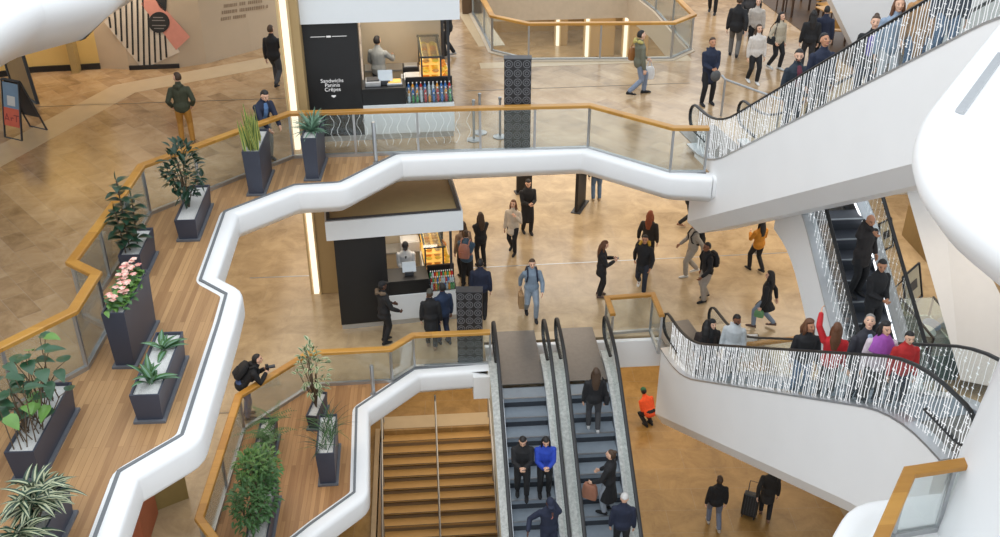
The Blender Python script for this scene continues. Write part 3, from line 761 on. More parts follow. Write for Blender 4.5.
# ================================================================ perforated black totems
def totem(px0, px1, py, z, h, label):
    a, b = at2(px0, py, z), at2(px1, py, z); d = (b-a).normalized(); W = (b-a).length; rz = math.atan2(d.y, d.x); c = (a+b)/2
    t = thing('totem_panel', label, 'totem', (c.x, c.y, z), rz)
    mb = MB(); mb.box((c.x, c.y, z+h/2), (W, .24, h), rz, bev=.01); mb.build('body', M_black, t)
    mb = MB(); mb.box((c.x, c.y, z+h+.01), (W+.02, .26, .02), rz); mb.build('top_cap', M_dark, t)
    mr = mat('totem_ring_grey', (.14, .14, .15), .4)
    mb = MB(); nx = 3; r = W/nx/2*.92; nz = int(h/(W/nx))
    n = Vector((d.y, -d.x))
    for i in range(nx):
        for j in range(nz):
            cc = a+d*(W*(i+.5)/nx)+n*.122; zc = z+h*(j+.5)/nz
            for rr, w_ in ((r, .2), (r*.5, .35)):
                L_ = []
                for ra in (rr, rr*(1-w_)):
                    L_.append([Vector((cc.x+d.x*ra*math.cos(q), cc.y+d.y*ra*math.cos(q), zc+ra*math.sin(q))) for q in (2*PI*k/14 for k in range(14))])
                off = Vector((n.x, n.y, 0))*.008
                f = [[p+off for p in l] for l in L_]
                mb.loft([L_[0], f[0], f[1], L_[1]], False)
    mb.build('ring_pattern', mr, t); return t
totem(504, 530, 146, L2, 2.12, 'tall black totem with ring pattern standing on the upper floor behind the glass')
totem(458, 483, 360, L1, 1.95, 'black ring-patterned totem at the middle floor beside the left escalator')
def slab_sign(px, py, z, w, h, rz, label):
    q = at2(px, py, z); t = thing('sign_slab', label, 'sign', (q.x, q.y, z), rz)
    mb = MB(); mb.box((q.x, q.y, z+h/2+.02), (w, .1, h), rz, bev=.01); mb.build('panel', M_black, t)
    mb = MB(); mb.box((q.x, q.y, z+.015), (w+.1, .3, .03), rz, bev=.005); mb.build('foot', M_dark, t)
slab_sign(580, 207, L1, .9, 2.0, math.radians(65), 'dark standing slab sign at the back of the middle floor near the jeans legs')
slab_sign(524, 192, L1, .5, 1.9, math.radians(10), 'dark standing slab behind the man in the long black coat')
# ================================================================ posts on the decks and stanchions
def bollard(px, py, z, h, label):
    q = at(px, py, z); t = thing('steel_bollard', label, 'bollard', q)
    mb = MB(); mb.smooth = True; mb.lathe([(.045, 0), (.045, h-.02), (.035, h)], q, 14); mb.build('post', M_steel, t)
    mb = MB(); mb.lathe([(.075, 0), (.075, .012)], q, 14); mb.build('base_plate', M_steel, t)
bollard(376, 163, L2, .98, 'thin steel bollard on the upper deck in front of the kiosk')
bollard(373.5, 394, L1, .8, 'thin steel bollard on the lower deck near the variegated plant')
for px, py, lb in ((474, 140, 'left'), (480, 133, 'middle'), (500, 137, 'right')):
    q = at(px, py, L2); t = thing('queue_stanchion', '%s of the three slim grey stanchions left of the ringed totem' % lb, 'stanchion', q)
    mb = MB(); mb.smooth = True; mb.lathe([(.03, .02), (.03, .93), (.04, .94), (.04, 1.0), (.01, 1.01)], q, 12); mb.build('post', M_steel, t)
    mb = MB(); mb.smooth = True; mb.lathe([(.17, 0), (.17, .02), (.04, .05)], q, 20); mb.build('base', M_steel, t)
# steel rail near the upper escalator's foot
q0, q1 = at2(721, 116, L2), at2(748, 106, L2)
t = thing('queue_rail', 'slanted steel barrier rail behind the foot of the upper right escalator', 'rail', (q0.x, q0.y, L2))
mb = MB(); mb.smooth = True; mb.tube([(q0.x, q0.y, L2), (q0.x, q0.y, L2+.95)], .03, 8); mb.build('post', M_steel, t)
e0 = EB.pt(2.6, -.9, 0)
mb = MB(); mb.smooth = True; mb.tube([(q0.x-.05, q0.y+.15, L2+1.0), (q0.x, q0.y, L2+.95), (q0.x+1.0, q0.y-1.4, L2+.9)], .03, 8); mb.build('bar', M_steel, t)
mb = MB(); mb.smooth = True; mb.tube([(q0.x+.95, q0.y-1.35, L2), (q0.x+.95, q0.y-1.35, L2+.9)], .03, 8); mb.build('post', M_steel, t)
# ================================================================ back wall art and lettering
M_stripe = mat('stripe_black', (.02, .02, .02), .6); M_pink = mat('art_pink', (.62, .26, .20), .7); M_artw = mat('art_cream', (.66, .58, .48), .7)
wa, wb = at2(130, 69.5, L2), at2(180, 67.5, L2); wd = (wb-wa).normalized(); wn = Vector((wd.y, -wd.x))
# pixel on the wall plane -> wall coordinates
def on_wall(px, py, A, n, off=.02):
    r = ray(px, py); A3 = Vector((A.x, A.y, 0)); n3 = Vector((n.x, n.y, 0))
    k = (A3+n3*off-CAM).dot(n3)/r.dot(n3); return CAM+r*k
art = thing('wall_mural', 'striped black and pink diamond mural on the beige back wall', 'mural', (wa.x, wa.y, L2))
def wall_poly(pts, off, m, name, parent, A=wa, n=wn, th=.012):
    F = [on_wall(*p, A, n, off) for p in pts]; n3 = Vector((n.x, n.y, 0))*th
    mb = MB(); mb.loft([[p-n3 for p in F], F]); return recalc(mb.build(name, m, parent))
wall_poly(((104, 22), (140, -14), (180, 52), (154, 64), (147, 69), (140, 66)), .02, M_artw, 'cream_field', art)
wall_poly(((141, 4), (150, -8), (190, 37), (176, 50)), .035, M_pink, 'pink_band', art)
wall_poly(((150, -10), (167, -10), (166, 12), (160, 8)), .035, M_stripe, 'black_corner', art)
for i in range(11):
    x = 109+5.6*i; yt = 22-(x-104)*1.0 if x < 140 else -14+(x-140)*1.6; yb = 22+(x-104)*1.2 if x < 142 else 68-(x-142)*.45
    yt = max(yt, -16)
    if x > 143: yt = max(yt, 4+(x-141)*1.31)
    wall_poly(((x-.9, yt), (x+.9, yt), (x+2.4, yb), (x+.6, yb)), .035, M_stripe, 'stripe', art)
F = [on_wall(159+10.5*math.cos(a), 22.5+10.5*math.sin(a), wa, wn, .05) for a in (2*PI*k/28 for k in range(28))]
mb = MB(); n3 = Vector((wn.x, wn.y, 0))*.012; mb.loft([[p-n3 for p in F], F]); disc = recalc(mb.build('round_badge', M_stripe, art))
mb = MB()
for yy, x0_, x1_ in ((17, 153, 163), (20, 152, 165), (25, 152, 166), (28, 154, 164)):
    G = [on_wall(*p, wa, wn, .056) for p in ((x0_, yy), (x1_, yy+.1), (x1_, yy+1), (x0_, yy+.9))]; mb.loft([[p-n3*.3 for p in G], G])
recalc(mb.build('badge_lettering', mat('lettering_grey', (.22, .2, .19), .7), disc))
mb = MB(); mb.box(((wa.x+wb.x)/2+wn.x*.04, (wa.y+wb.y)/2+wn.y*.04, L2+.06), ((wb-wa).length, .05, .12), math.atan2(wd.y, wd.x)); struct(mb.build('baseboard_back', M_black))
# faded lettering on the wall beside the column
la, lb2 = at2(207, 63.5, L2), at2(252, 51, L2); ld = (lb2-la).normalized(); ln_ = Vector((ld.y, -ld.x))
mt = mat('faded_lettering', (.30, .215, .14), .8); rl = random.Random(3); mb = MB(); l3 = Vector((ln_.x, ln_.y, 0))*.006
for yy, x0_, x1_, sl in ((4.5, 224, 262, -.14), (11, 222, 268, -.14), (17.5, 221, 246, -.14)):
    x = x0_
    while x < x1_:
        w_ = rl.uniform(.7, 1.7)
        if rl.random() > .12:
            y = yy+(x-x0_)*sl; G = [on_wall(*p, la, ln_, .012) for p in ((x, y), (x+w_, y-.1), (x+w_, y+3.2), (x, y+3.3))]
            mb.loft([[p-l3 for p in G], G])
        x += w_+rl.uniform(.5, .9)
recalc(mb.build('wall_lettering', mt, WB))
# ================================================================ floor signs
M_poster = mat('poster_orange', (.62, .10, .04), .5); M_postb = mat('poster_blue', (.16, .26, .38), .5); M_postw = mat('poster_white', (.6, .6, .58), .5)
a, b = at2(5, 137, L2), at2(22, 141, L2); d = (b-a).normalized(); W = (b-a).length; rz = math.atan2(d.y, d.x)
sg = thing('sandwich_board', 'black A-frame board with an orange and blue poster at the left edge', 'sign', (a.x, a.y, L2), rz)
n = Vector((-d.y, d.x)); h = 1.35
def fr(mb, A, B, C, D, w, th):
    for p, q in ((A, B), (B, C), (C, D), (D, A)): mb.tube([p, q], w, 4)
T3 = lambda p, zz, k=0: Vector((p.x+n.x*k, p.y+n.y*k, L2+zz))
mb = MB(); fr(mb, T3(a, .0), T3(b, .0), T3(b, h, .3), T3(a, h, .3), .025, 0); mb.build('front_frame', M_black, sg)
mb = MB(); off = n*.9
fr(mb, T3(a, .0, .75), T3(b, .0, .75), T3(b, h, .34), T3(a, h, .34), .025, 0)
mb.add([T3(a, .35, .65), T3(b, .35, .65), T3(b, h, .35), T3(a, h, .35)], [(0, 1, 2, 3)]); mb.build('rear_frame', M_dark, sg)
def sheet(u0, u1, z0, z1, m, name, k=0.0, parent=sg):
    f = lambda u, zz: Vector((a.x+d.x*W*u+n.x*(.3*zz/h-.01-k), a.y+d.y*W*u+n.y*(.3*zz/h-.01-k), L2+zz))
    mb = MB(); F = [f(u0, z0), f(u1, z0), f(u1, z1), f(u0, z1)]; B = [p+Vector((n.x, n.y, 0))*.008 for p in F]; mb.loft([B, F]); return recalc(mb.build(name, m, parent))
ps = sheet(.06, .94, .3, 1.3, M_postb, 'poster'); sheet(.06, .94, .3, .72, M_poster, 'poster_band', .006, ps); sheet(.3, .75, .78, 1.0, M_postw, 'poster_label', .006, ps)
q = Vector((a.x+d.x*W*.5+n.x*(.3*.42/h-.022), a.y+d.y*W*.5+n.y*(.3*.42/h-.022), L2+.38))
text_mesh('poster_lettering', 'ArT', .3, Matrix.Translation(q) @ Matrix.Rotation(rz, 4, 'Z') @ Matrix.Rotation(PI/2-.2, 4, 'X'), mat('poster_dark', (.25, .02, .01), .5), ps)
# tall leaning board behind it
a2_, b2_ = at(35, 107, L2), at(12, 52, L2+.3)
tb = thing('leaning_board', 'tall brown folding display board standing behind the A-frame board', 'sign', at(32, 104, L2))
p0, p1 = at2(14, 90, L2), at2(38, 104, L2); dd = (p1-p0).normalized()
mb = MB()
cnr = [Vector((p0.x, p0.y, L2)), Vector((p1.x, p1.y, L2)), Vector((p1.x-.35, p1.y+.55, L2+2.1)), Vector((p0.x-.35, p0.y+.55, L2+2.1))]
for i in range(4): mb.tube([cnr[i], cnr[(i+1) % 4]], .045, 6)
mb.build('frame', M_black, tb)
mb = MB(); off = Vector((.03, .03, 0)); mb.loft([cnr, [c+off for c in cnr]]); recalc(mb.build('panel', mat('board_ochre', (.30, .2, .09), .6), tb))
# pale wedge wall piece at the left edge
q = at2(-8, 112, L2); mb = MB(); mb.box((q.x-.2, q.y, L2+.6), (.6, .5, 1.2), bev=.02); struct(mb.build('wall_left_end', M_clad))
# easel signs beyond the dark escalator
def easel(px0, py0, px1, py1, z, h, label):
    a, b = at2(px0, py0, z), at2(px1, py1, z); d = (b-a).normalized(); W = (b-a).length; n = Vector((-d.y, d.x))
    t = thing('easel_sign', label, 'sign', ((a+b)/2).to_3d()+Vector((0, 0, z)))
    f = lambda u, zz, k=0: Vector((a.x+d.x*W*u+n.x*(.3*zz+k), a.y+d.y*W*u+n.y*(.3*zz+k), z+zz))
    mb = MB(); fr(mb, f(0, 0), f(1, 0), f(1, h), f(0, h), .035, 0); mb.build('frame', M_black, t)
    mb = MB(); F = [f(.05, .08*h), f(.95, .08*h), f(.95, .95*h), f(.05, .95*h)]; mb.loft([F, [p+Vector((n.x, n.y, 0))*.015 for p in F]]); pn = recalc(mb.build('panel', mat('easel_cream', (.55, .5, .36), .6), t))
    mb = MB(); F = [f(.25, .4*h, -.02), f(.75, .4*h, -.02), f(.75, .65*h, -.02), f(.25, .65*h, -.02)]; mb.loft([F, [p+Vector((n.x, n.y, 0))*.01 for p in F]]); recalc(mb.build('emblem', M_dark, pn))
    mb = MB(); mb.tube([f(.5, h*.9, .02), f(.5, 0, .7)], .02, 6); mb.build('rear_leg', M_black, t)
easel(881, 252, 893, 246, L1, .8, 'upper framed easel sign seen past the dark escalator handrail')
easel(906, 311, 922, 296, L1, .9, 'lower framed easel sign beside the ochre shop recess, right of the dark escalator')
# shop recess and glass showcase right of the dark escalator
q = at2(918, 255, L1); mb = MB(); mb.box((q.x+.55, q.y+.4, L1+.5), (1.0, 1.6, 1.0)); struct(mb.build('wall_shop', mat('shop_ochre', (.22, .15, .06), .6)))
q = at(928, 372, L1); sh = thing('showcase', 'dark framed glass showcase with folded cloths at the foot of the right pillar', 'showcase', q)
mb = MB(); mb.box(q+Vector((.1, .5, .35)), (.8, 1.7, .7), bev=.02); mb.build('cabinet', mat('showcase_teal', (.05, .10, .10), .3), sh)
mb = MB(); mb.box(q+Vector((.1, .5, .95)), (.8, 1.7, .5)); mb.build('glass_top', glass_mat('showcase_glass', (.75, .9, .9), .12, .12), sh)
mb = MB()
for sx in (-.4, .4):
    for sy in (-.85, .85): mb.box(q+Vector((.1+sx, .5+sy, .6)), (.04, .04, 1.2))
    mb.box(q+Vector((.1+sx, .5, 1.2)), (.04, 1.74, .04))
mb.build('frame', M_black, sh)
for j, (cx, c, lb) in enumerate(((-.02, (.75, .78, .8), 'white folded cloth in the glass showcase'), (.22, (.12, .25, .5), 'blue folded cloth in the glass showcase'))):
    p = q+Vector((.1+cx, .6+.25*j, .70)); mb = MB(); mb.smooth = True; mb.ball(p+Vector((0, 0, .06)), (.2, .26, .07), 14, 8); o = mb.build('folded_cloth', cmat('cloth%d' % j, c, .8), origin=p); tag(o, lb, 'cloth')
# terracotta counter on the middle floor seen under the walkway
q = at(137, 536, L1); oc = thing('terracotta_counter', 'terracotta coloured counter on the middle floor below the curved walkway', 'counter', q)
mb = MB(); mb.box(q+Vector((.0, .1, .5)), (.55, 1.0, 1.0), bev=.02); mb.build('body', mat('terracotta', (.36, .10, .04), .6), oc)
mb = MB(); mb.box(q+Vector((.0, .1, 1.02)), (.6, 1.05, .04), bev=.01); mb.build('top', mat('terracotta_dark', (.26, .07, .03), .5), oc)
q2 = at(158, 512, L1); mb = MB(); mb.box(q2+Vector((.1, .4, .45)), (.7, .5, .9), .5); o = mb.build('ochre_cabinet', mat('ochre_box', (.30, .21, .07), .5), origin=q2); tag(o, 'low ochre cabinet behind the terracotta counter on the middle floor', 'cabinet')
# ================================================================ cafe at the top right
M_table = mat('cafe_table_wood', (.42, .22, .06), .4, var=.2); M_cafe = mat('cafe_dark', (.06, .03, .015), .6)
def cafe_table(px, py, label, w=1.1, dd=.7):
    q = at(px, py, L2); t = thing('cafe_table', label, 'table', q, .2)
    mb = MB(); mb.box(q+Vector((0, 0, .74)), (w, dd, .04), .2, bev=.01); mb.build('table_top', M_table, t)
    for sx in (-1, 1):
        for sy in (-1, 1):
            v = Matrix.Rotation(.2, 3, 'Z') @ Vector((sx*(w/2-.06), sy*(dd/2-.06), .36)); mb = MB(); mb.box(q+v, (.05, .05, .72), .2); mb.build('leg', M_cafe, t)
def cafe_chair(px, py, rz, label):
    q = at(px, py, L2); t = thing('cafe_chair', label, 'chair', q, rz); R = Matrix.Rotation(rz, 3, 'Z')
    mb = MB(); mb.box(q+Vector((0, 0, .45)), (.42, .42, .04), rz, bev=.01); mb.build('seat', M_table, t)
    mb = MB(); mb.box(q+R @ Vector((0, .2, .72)), (.42, .03, .4), rz, bev=.01); mb.build('backrest', M_table, t)
    for sx in (-.18, .18):
        for sy in (-.18, .18): mb = MB(); mb.box(q+R @ Vector((sx, sy, .22)), (.035, .035, .44), rz); mb.build('leg', M_cafe, t)
cafe_table(800, 14, 'cafe table nearest the corner of the dark cafe, top right')
cafe_table(836, 32, 'cafe table beside the white panel at the top right', 1.3)
cafe_table(812, -2, 'rear cafe table at the top edge of the picture', 1.3)
cafe_chair(823, 18, .3, 'wooden cafe chair between the tables at the top right')
cafe_chair(784, 10, 2.2, 'wooden cafe chair at the left end of the cafe')
cafe_chair(838, 44, 2.8, 'wooden cafe chair in front of the table by the white panel')
q = at2(800, 60, L2); mb = MB(); mb.prism([at2(762, 2, L2), at2(860, 75, L2), at2(1000, 60, L2), at2(900, -30, L2), at2(780, -25, L2)], L2, L2+.012); struct(mb.build('floor_cafe', mat('cafe_floor', (.07, .035, .012), .35, var=.3)))
mb = MB(); q = at(872, 56, L2); mb.loft([[Vector((q.x-.4, q.y, L2)), Vector((q.x+6, q.y, L2)), Vector((q.x+6, q.y+.6, L2)), Vector((q.x-.4, q.y+.6, L2))], [Vector((q.x-3.3, q.y, L2+4.4)), Vector((q.x+6, q.y, L2+4.4)), Vector((q.x+6, q.y+.6, L2+4.4)), Vector((q.x-3.3, q.y+.6, L2+4.4))]]); struct(recalc(mb.build('wall_right', M_white)))
# ================================================================ planters
M_pot = mat('planter_slate', (.042, .048, .070), .45, var=.12, scale=3)
M_plinth = mat('planter_plinth', (.12, .125, .14), .5)
M_peb = mat('white_pebbles', (.62, .62, .6), .8, var=.35, scale=60, bump=.8)
def leafm(n, c, r=.45): return mat(n, c, r, var=.35, scale=5)
G_dark = leafm('leaf_dark', (.018, .05, .028), .3); G_mid = leafm('leaf_mid', (.05, .13, .035)); G_light = leafm('leaf_light', (.12, .25, .05))
G_grey = leafm('leaf_greygreen', (.14, .25, .17)); G_yel = leafm('leaf_yellow_edge', (.38, .40, .10)); G_cream = leafm('leaf_cream', (.42, .44, .28))
M_stem = mat('stem_brown', (.10, .065, .035), .7); M_pinkf = mat('blossom_pink', (.75, .30, .26), .6, var=.25, scale=30); M_pinkl = mat('blossom_pale', (.85, .62, .52), .6)
def height_px(px, pb, pt, z):
    b = at(px, pb, z); lo, hi = 0., 5.
    for _ in range(40):
        m = (lo+hi)/2; v = b+Vector((0, 0, m))-CAM; y = 268.5+FOC*v.dot(Dv)/v.dot(Fv)
        if y > pt: lo = m
        else: hi = m
    return lo
def leaf(mb, base, d, L, w, droop=.3, fold=.15, mi=(0, 0), shape=(.0, .75, 1, .7, 0), up=Vector((0, 0, 1)), curl=None):
    """a bent blade with a midrib; mi: material of the rim half and of the inner half"""
    d = d.normalized(); side = d.cross(up)
    if side.length < .05: side = Vector((1, 0, 0)).cross(d)
    side.normalize(); n = len(shape); nv = side.cross(d).normalized()
    rows = []
    p = Vector(base); step = L/(n-1); dd = d.copy()
    for i in range(n):
        hw = w*shape[i]/2
        rows.append((p-side*hw+nv*hw*fold*2, p-side*hw*.35+nv*hw*fold*.6, p.copy(), p+side*hw*.35+nv*hw*fold*.6, p+side*hw+nv*hw*fold*2))
        dd = (dd-up*droop/(n-1)).normalized(); p = p+dd*step
    o = len(mb.v)
    for r in rows: mb.v += [Vector(q) for q in r]
    for i in range(n-1):
        for j in range(4):
            a = o+i*5+j; mb.f.append([a, a+1, a+6, a+5]); mb.m.append(mi[1] if j in (1, 2) else mi[0]); mb.sm.append(True)
def planter(label, BL, BR, BB, z, top=None, h=None, taper=.06, soil=M_peb):
    bl, br, bb = at2(*BL, z), at2(*BR, z), at2(*BB, z)
    l = (bb-br); Ln = l.length; l.normalize(); wv = Vector((-l.y, l.x))
    W = max(.25, (bl-br).dot(wv)); 
    if h is None: h = height_px(BR[0], BR[1], top, z)
    c = br+l*Ln/2+wv*W/2; rz = math.atan2(l.y, l.x)
    t = thing('planter', label, 'planter', (c.x, c.y, z+.005), rz, None)
    R = lambda x, y, zz: Vector((c.x+l.x*x+wv.x*y, c.y+l.y*x+wv.y*y, z+zz))
    def ring(a, b, zz): return [R(-a, -b, zz), R(a, -b, zz), R(a, b, zz), R(-a, b, zz)]
    a, b = Ln/2-.02, W/2-.03
    mb = MB(); mb.loft([ring(a+.05, b+.05, .005), ring(a+.05, b+.05, .045)]); mb.build('plinth', M_plinth, t)
    A, B = a+taper*.6, b+taper*.5
    mb = MB(); mb.loft([ring(a, b, .045), ring(A, B, h), ring(A-.025, B-.025, h), ring(A-.03, B-.03, h-.08)], False)
    recalc(mb.build('pot', M_pot, t))
    mb = MB(); mb.loft([ring(A-.026, B-.026, h-.09), ring(A-.026, B-.026, h-.05)]); mb.build('pebbles', soil, t)
    return t, R, h-.05, A-.05, B-.05
def rv(r, a, el): return Vector((math.cos(a)*math.cos(el), math.sin(a)*math.cos(el), math.sin(el)))*r
rnd = random.Random(11)
OV = (.0, .7, 1, .85, .5, 0); SW = (.7, 1, 1, .8, .5, .0)
def stems(mb, base, tips, r=.012):
    for tp in tips:
        m = base.lerp(tp, .5)+Vector((rnd.uniform(-.04, .04), rnd.uniform(-.04, .04), .05)); mb.tube([base, m, tp], [r, r*.8, r*.4], 6)
def bush(t, R, zt, centre, rad, n, L, w, m, stem_tips=5, droop=.6, mi=None, trunk=True):
    C0 = R(centre[0], centre[1], zt); C = C0+Vector((0, 0, centre[2])); mb = MB(); mb.smooth = True; tips = []
    for i in range(n):
        a = rnd.uniform(0, 2*PI); u = rnd.uniform(-1, 1); k = rnd.uniform(.2, 1.1)**.5
        d = Vector((math.cos(a)*math.sqrt(1-u*u), math.sin(a)*math.sqrt(1-u*u), u))
        p = C+Vector((d.x*rad[0], d.y*rad[0], d.z*rad[1]))*k
        leaf(mb, p, (d*.7+Vector((rnd.uniform(-.7, .7), rnd.uniform(-.7, .7), .35+rnd.uniform(-.4, .4)))), L*rnd.uniform(.7, 1.2), w*rnd.uniform(.75, 1.2), droop, mi=mi or (0, 0), shape=OV)
        if i % max(1, n//stem_tips) == 0: tips.append(p)
    mb.build('foliage', m, t)
    s = MB(); s.smooth = True; stems(s, C0, tips, .014); s.build('stem', M_stem, t)
# upper deck ---------------------------------------------------
t, R, zt, A, B = planter('tall slate planter with upright sword-leaved snake plant by the leaning man', (248, 195.3), (265, 195.8), (274, 171.8), L2, top=151.3)
mb = MB()
for i in range(34):
    x, y = rnd.uniform(-A, A*.6), rnd.uniform(-B, B); leaf(mb, R(x, y, zt), Vector((rnd.uniform(-.18, .18), rnd.uniform(-.18, .18), 1)), rnd.uniform(.5, .85), rnd.uniform(.05, .075), -.0, .2, (1, 0), SW, up=Vector((rnd.uniform(-1, 1), rnd.uniform(-1, 1), .02)).normalized())
mb.build('foliage', [G_mid, G_yel], t)
t, R, zt, A, B = planter('tall slate planter with spiky grey-green rosette plant beside the lit column', (304.9, 181), (320.2, 181), (327.4, 159.5), L2, top=138)
mb = MB()
for cx in (-.12, .12):
    for i in range(34):
        a = rnd.uniform(0, 2*PI); el = rnd.uniform(.15, 1.35); leaf(mb, R(cx, 0, zt), rv(1, a, el), rnd.uniform(.35, .6), .045, .7, .3, (0, 0), SW)
mb.build('foliage', [G_grey], t)
t, R, zt, A, B = planter('low slate trough with a leafy green rubber fig, under the man in orange trousers', (178.7, 240), (199.3, 241), (213, 205.4), L2, top=219.4)
bush(t, R, zt, (-.12, .05, .75), (.33, .62), 200, .19, .095, [G_dark], 12)
t, R, zt, A, B = planter('slate trough with a dark large-leaved rubber plant behind the pink flowers', (124, 281), (145.5, 281), (158, 253.6), L2, h=.55)
mb = MB(); s = MB(); s.smooth = True
for (x, y, hh, lx) in ((-.25, .05, 1.35, .0), (.0, -.02, .9, .05), (-.35, .1, .8, -.05)):
    b0 = R(x, y, zt); tp = b0+Vector((lx, .05, hh)); s.tube([b0, tp], .012, 6)
    nl = int(hh*19)
    for i in range(nl):
        p = b0.lerp(tp, .12+.88*i/nl); a = i*2.4; leaf(mb, p, rv(1, a, .5), rnd.uniform(.24, .33), .17, .9, .12, (0, 0), OV)
    leaf(mb, tp, Vector((0, 0, 1)), .2, .07, 0, .2)
mb.build('foliage', G_dark, t); s.build('stem', M_stem, t)
t, R, zt, A, B = planter('tallest slate planter full of pink flowers next to the oak handrail bend', (113.7, 369.3), (136.7, 368.2), (158.6, 323.2), L2, top=312.6)
mb = MB()
for i in range(190):
    x, y = rnd.uniform(-A, A), rnd.uniform(-B, B); a = rnd.uniform(0, 2*PI)
    leaf(mb, R(x, y, zt+rnd.uniform(0, .14)), rv(1, a, rnd.uniform(.2, 1.1)), rnd.uniform(.12, .2), .085, .9, .1, (rnd.randrange(2),)*2, OV)
mb.build('foliage', [G_mid, G_light], t)
mb = MB()
for i in range(34):
    x, y = rnd.uniform(-A, A), rnd.uniform(-B, B)*.9; p = R(x, y, zt+rnd.uniform(.17, .3))
    for k in range(6):
        a = k*PI/3+rnd.random(); leaf(mb, p, rv(1, a, .45), .062, .055, .5, .1, (rnd.randrange(2),)*2, (.3, .9, 1, .8, 0))
    mb.cur = 1; mb.ball(p, .012, 6, 4); mb.cur = 0
mb.build('blossom', [M_pinkf, M_pinkl], t)
t, R, zt, A, B = planter('low slate trough with white pebbles and two small broad-leaved plants', (136, 422.4), (165, 422.4), (188, 358.7), L2, top=394)
for nm, cx, n in (('foliage', -.45, 13), ('foliage', .42, 9)):
    mb = MB()
    for i in range(n):
        a = rnd.uniform(0, 2*PI); leaf(mb, R(cx+rnd.uniform(-.08, .08), rnd.uniform(-.05, .05), zt), rv(1, a, rnd.uniform(.4, 1.2)), rnd.uniform(.28, .46), .11, .8, .2, (0, 1), OV)
    mb.build(nm, [G_mid, G_grey], t)
t, R, zt, A, B = planter('long slate trough with large heart-shaped leaves at the left edge', (14, 481), (43, 481), (78.8, 411), L2, h=.52)
mb = MB(); s = MB(); s.smooth = True
HEART = (.55, 1, .95, .7, .38, 0)
for i in range(46):
    x = rnd.uniform(-A, A); b0 = R(x, rnd.uniform(-B, B), zt); p = b0+Vector((rnd.uniform(-.4, .35), rnd.uniform(-.3, .3), rnd.uniform(.2, 1.0)))
    s.tube([b0, b0.lerp(p, .6)+Vector((0, 0, .08)), p], [.009, .007, .005], 5)
    leaf(mb, p, rv(1, rnd.uniform(0, 2*PI), rnd.uniform(-.3, .4)), rnd.uniform(.2, .3), rnd.uniform(.15, .21), .7, .08, (0, 0) if i % 6 else (1, 1), HEART)
mb.build('foliage', [leafm('leaf_heart', (.03, .085, .04), .35), G_light], t); s.build('stem', M_stem, t)
t, R, zt, A, B = planter('slate trough with striped cream and green leaves in the bottom left corner', (14, 584), (44, 584), (76.8, 514), L2, h=.5)
mb = MB()
for (cx, cz) in ((-.35, .12), (.05, .18), (.4, .1), (.2, .35), (-.1, .4)):
    for i in range(24):
        a = rnd.uniform(0, 2*PI); leaf(mb, R(cx, rnd.uniform(-.1, .15), zt+cz), rv(1, a, rnd.uniform(.1, 1.2)), rnd.uniform(.32, .5), .075, 1.2, .2, (0, 1) if i % 3 else (1, 0), OV)
mb.build('foliage', [G_dark, G_cream], t)
s = MB(); stems(s, R(0, 0, zt-.02), [R(-.35, 0, zt+.12), R(.4, 0, zt+.1), R(.2, .05, zt+.35), R(-.1, 0, zt+.4)]); s.build('stem', M_stem, t)
# lower deck ---------------------------------------------------
t, R, zt, A, B = planter('slate trough with feathery ferns by the photographer at the lower rail', (256, 470), (273, 470), (280, 436), L1, h=.5)
mb = MB()
for i in range(30):
    a = rnd.uniform(0, 2*PI); d = rv(1, a, rnd.uniform(.4, 1.2)); b0 = R(rnd.uniform(-A, A), rnd.uniform(-B, B), zt); L_ = rnd.uniform(.5, .8); p = b0.copy()
    for k in range(14):
        q = p+d*L_/14; sd = d.cross(Vector((0, 0, 1))).normalized()
        for sg in (-1, 1): leaf(mb, p, sd*sg+d*.5, .12*(1-k/16), .022, .3, .1, (0, 0), (.6, 1, 0))
        d = (d-Vector((0, 0, .1))).normalized(); p = q
mb.build('foliage', G_mid, t)
t, R, zt, A, B = planter('slate trough overflowing with a dense bright green bush on the lower deck', (248, 560), (270, 560), (281, 498), L1, h=.5)
for cx, cy, cz, r0, r1, nn in ((.75, .02, .45, .3, .42, 260), (.35, .1, .62, .36, .5, 330), (-.1, .04, .5, .4, .55, 380), (-.55, .1, .6, .36, .5, 330), (.1, .12, 1.0, .25, .3, 160)):
    bush(t, R, zt, (cx, cy, cz), (r0, r1), nn, .13, .05, [G_mid, G_light], 5, 1.0, mi=(0, 0) if nn > 300 else (1, 0))
t, R, zt, A, B = planter('tall slate planter with wispy grass on the lower deck', (319, 486), (337.6, 485), (340.3, 445.7), L1, top=452.6)
mb = MB()
for i in range(90):
    a = rnd.uniform(0, 2*PI); leaf(mb, R(rnd.uniform(-A, A), rnd.uniform(-B, B), zt), rv(1, a, rnd.uniform(.7, 1.45)), rnd.uniform(.4, .8), .018, 1.0, .1, (rnd.randrange(2),)*2, (.6, 1, .8, .5, 0))
mb.build('foliage', [G_mid, G_dark], t)
t, R, zt, A, B = planter('slate trough with a tall cream-variegated fig behind the grass planter', (311.4, 431), (319, 431), (328.8, 407), L1, top=416)
bush(t, R, zt, (-.05, .0, .95), (.34, .75), 130, .15, .08, [G_mid, G_cream], 12, .7, mi=(1, 0))
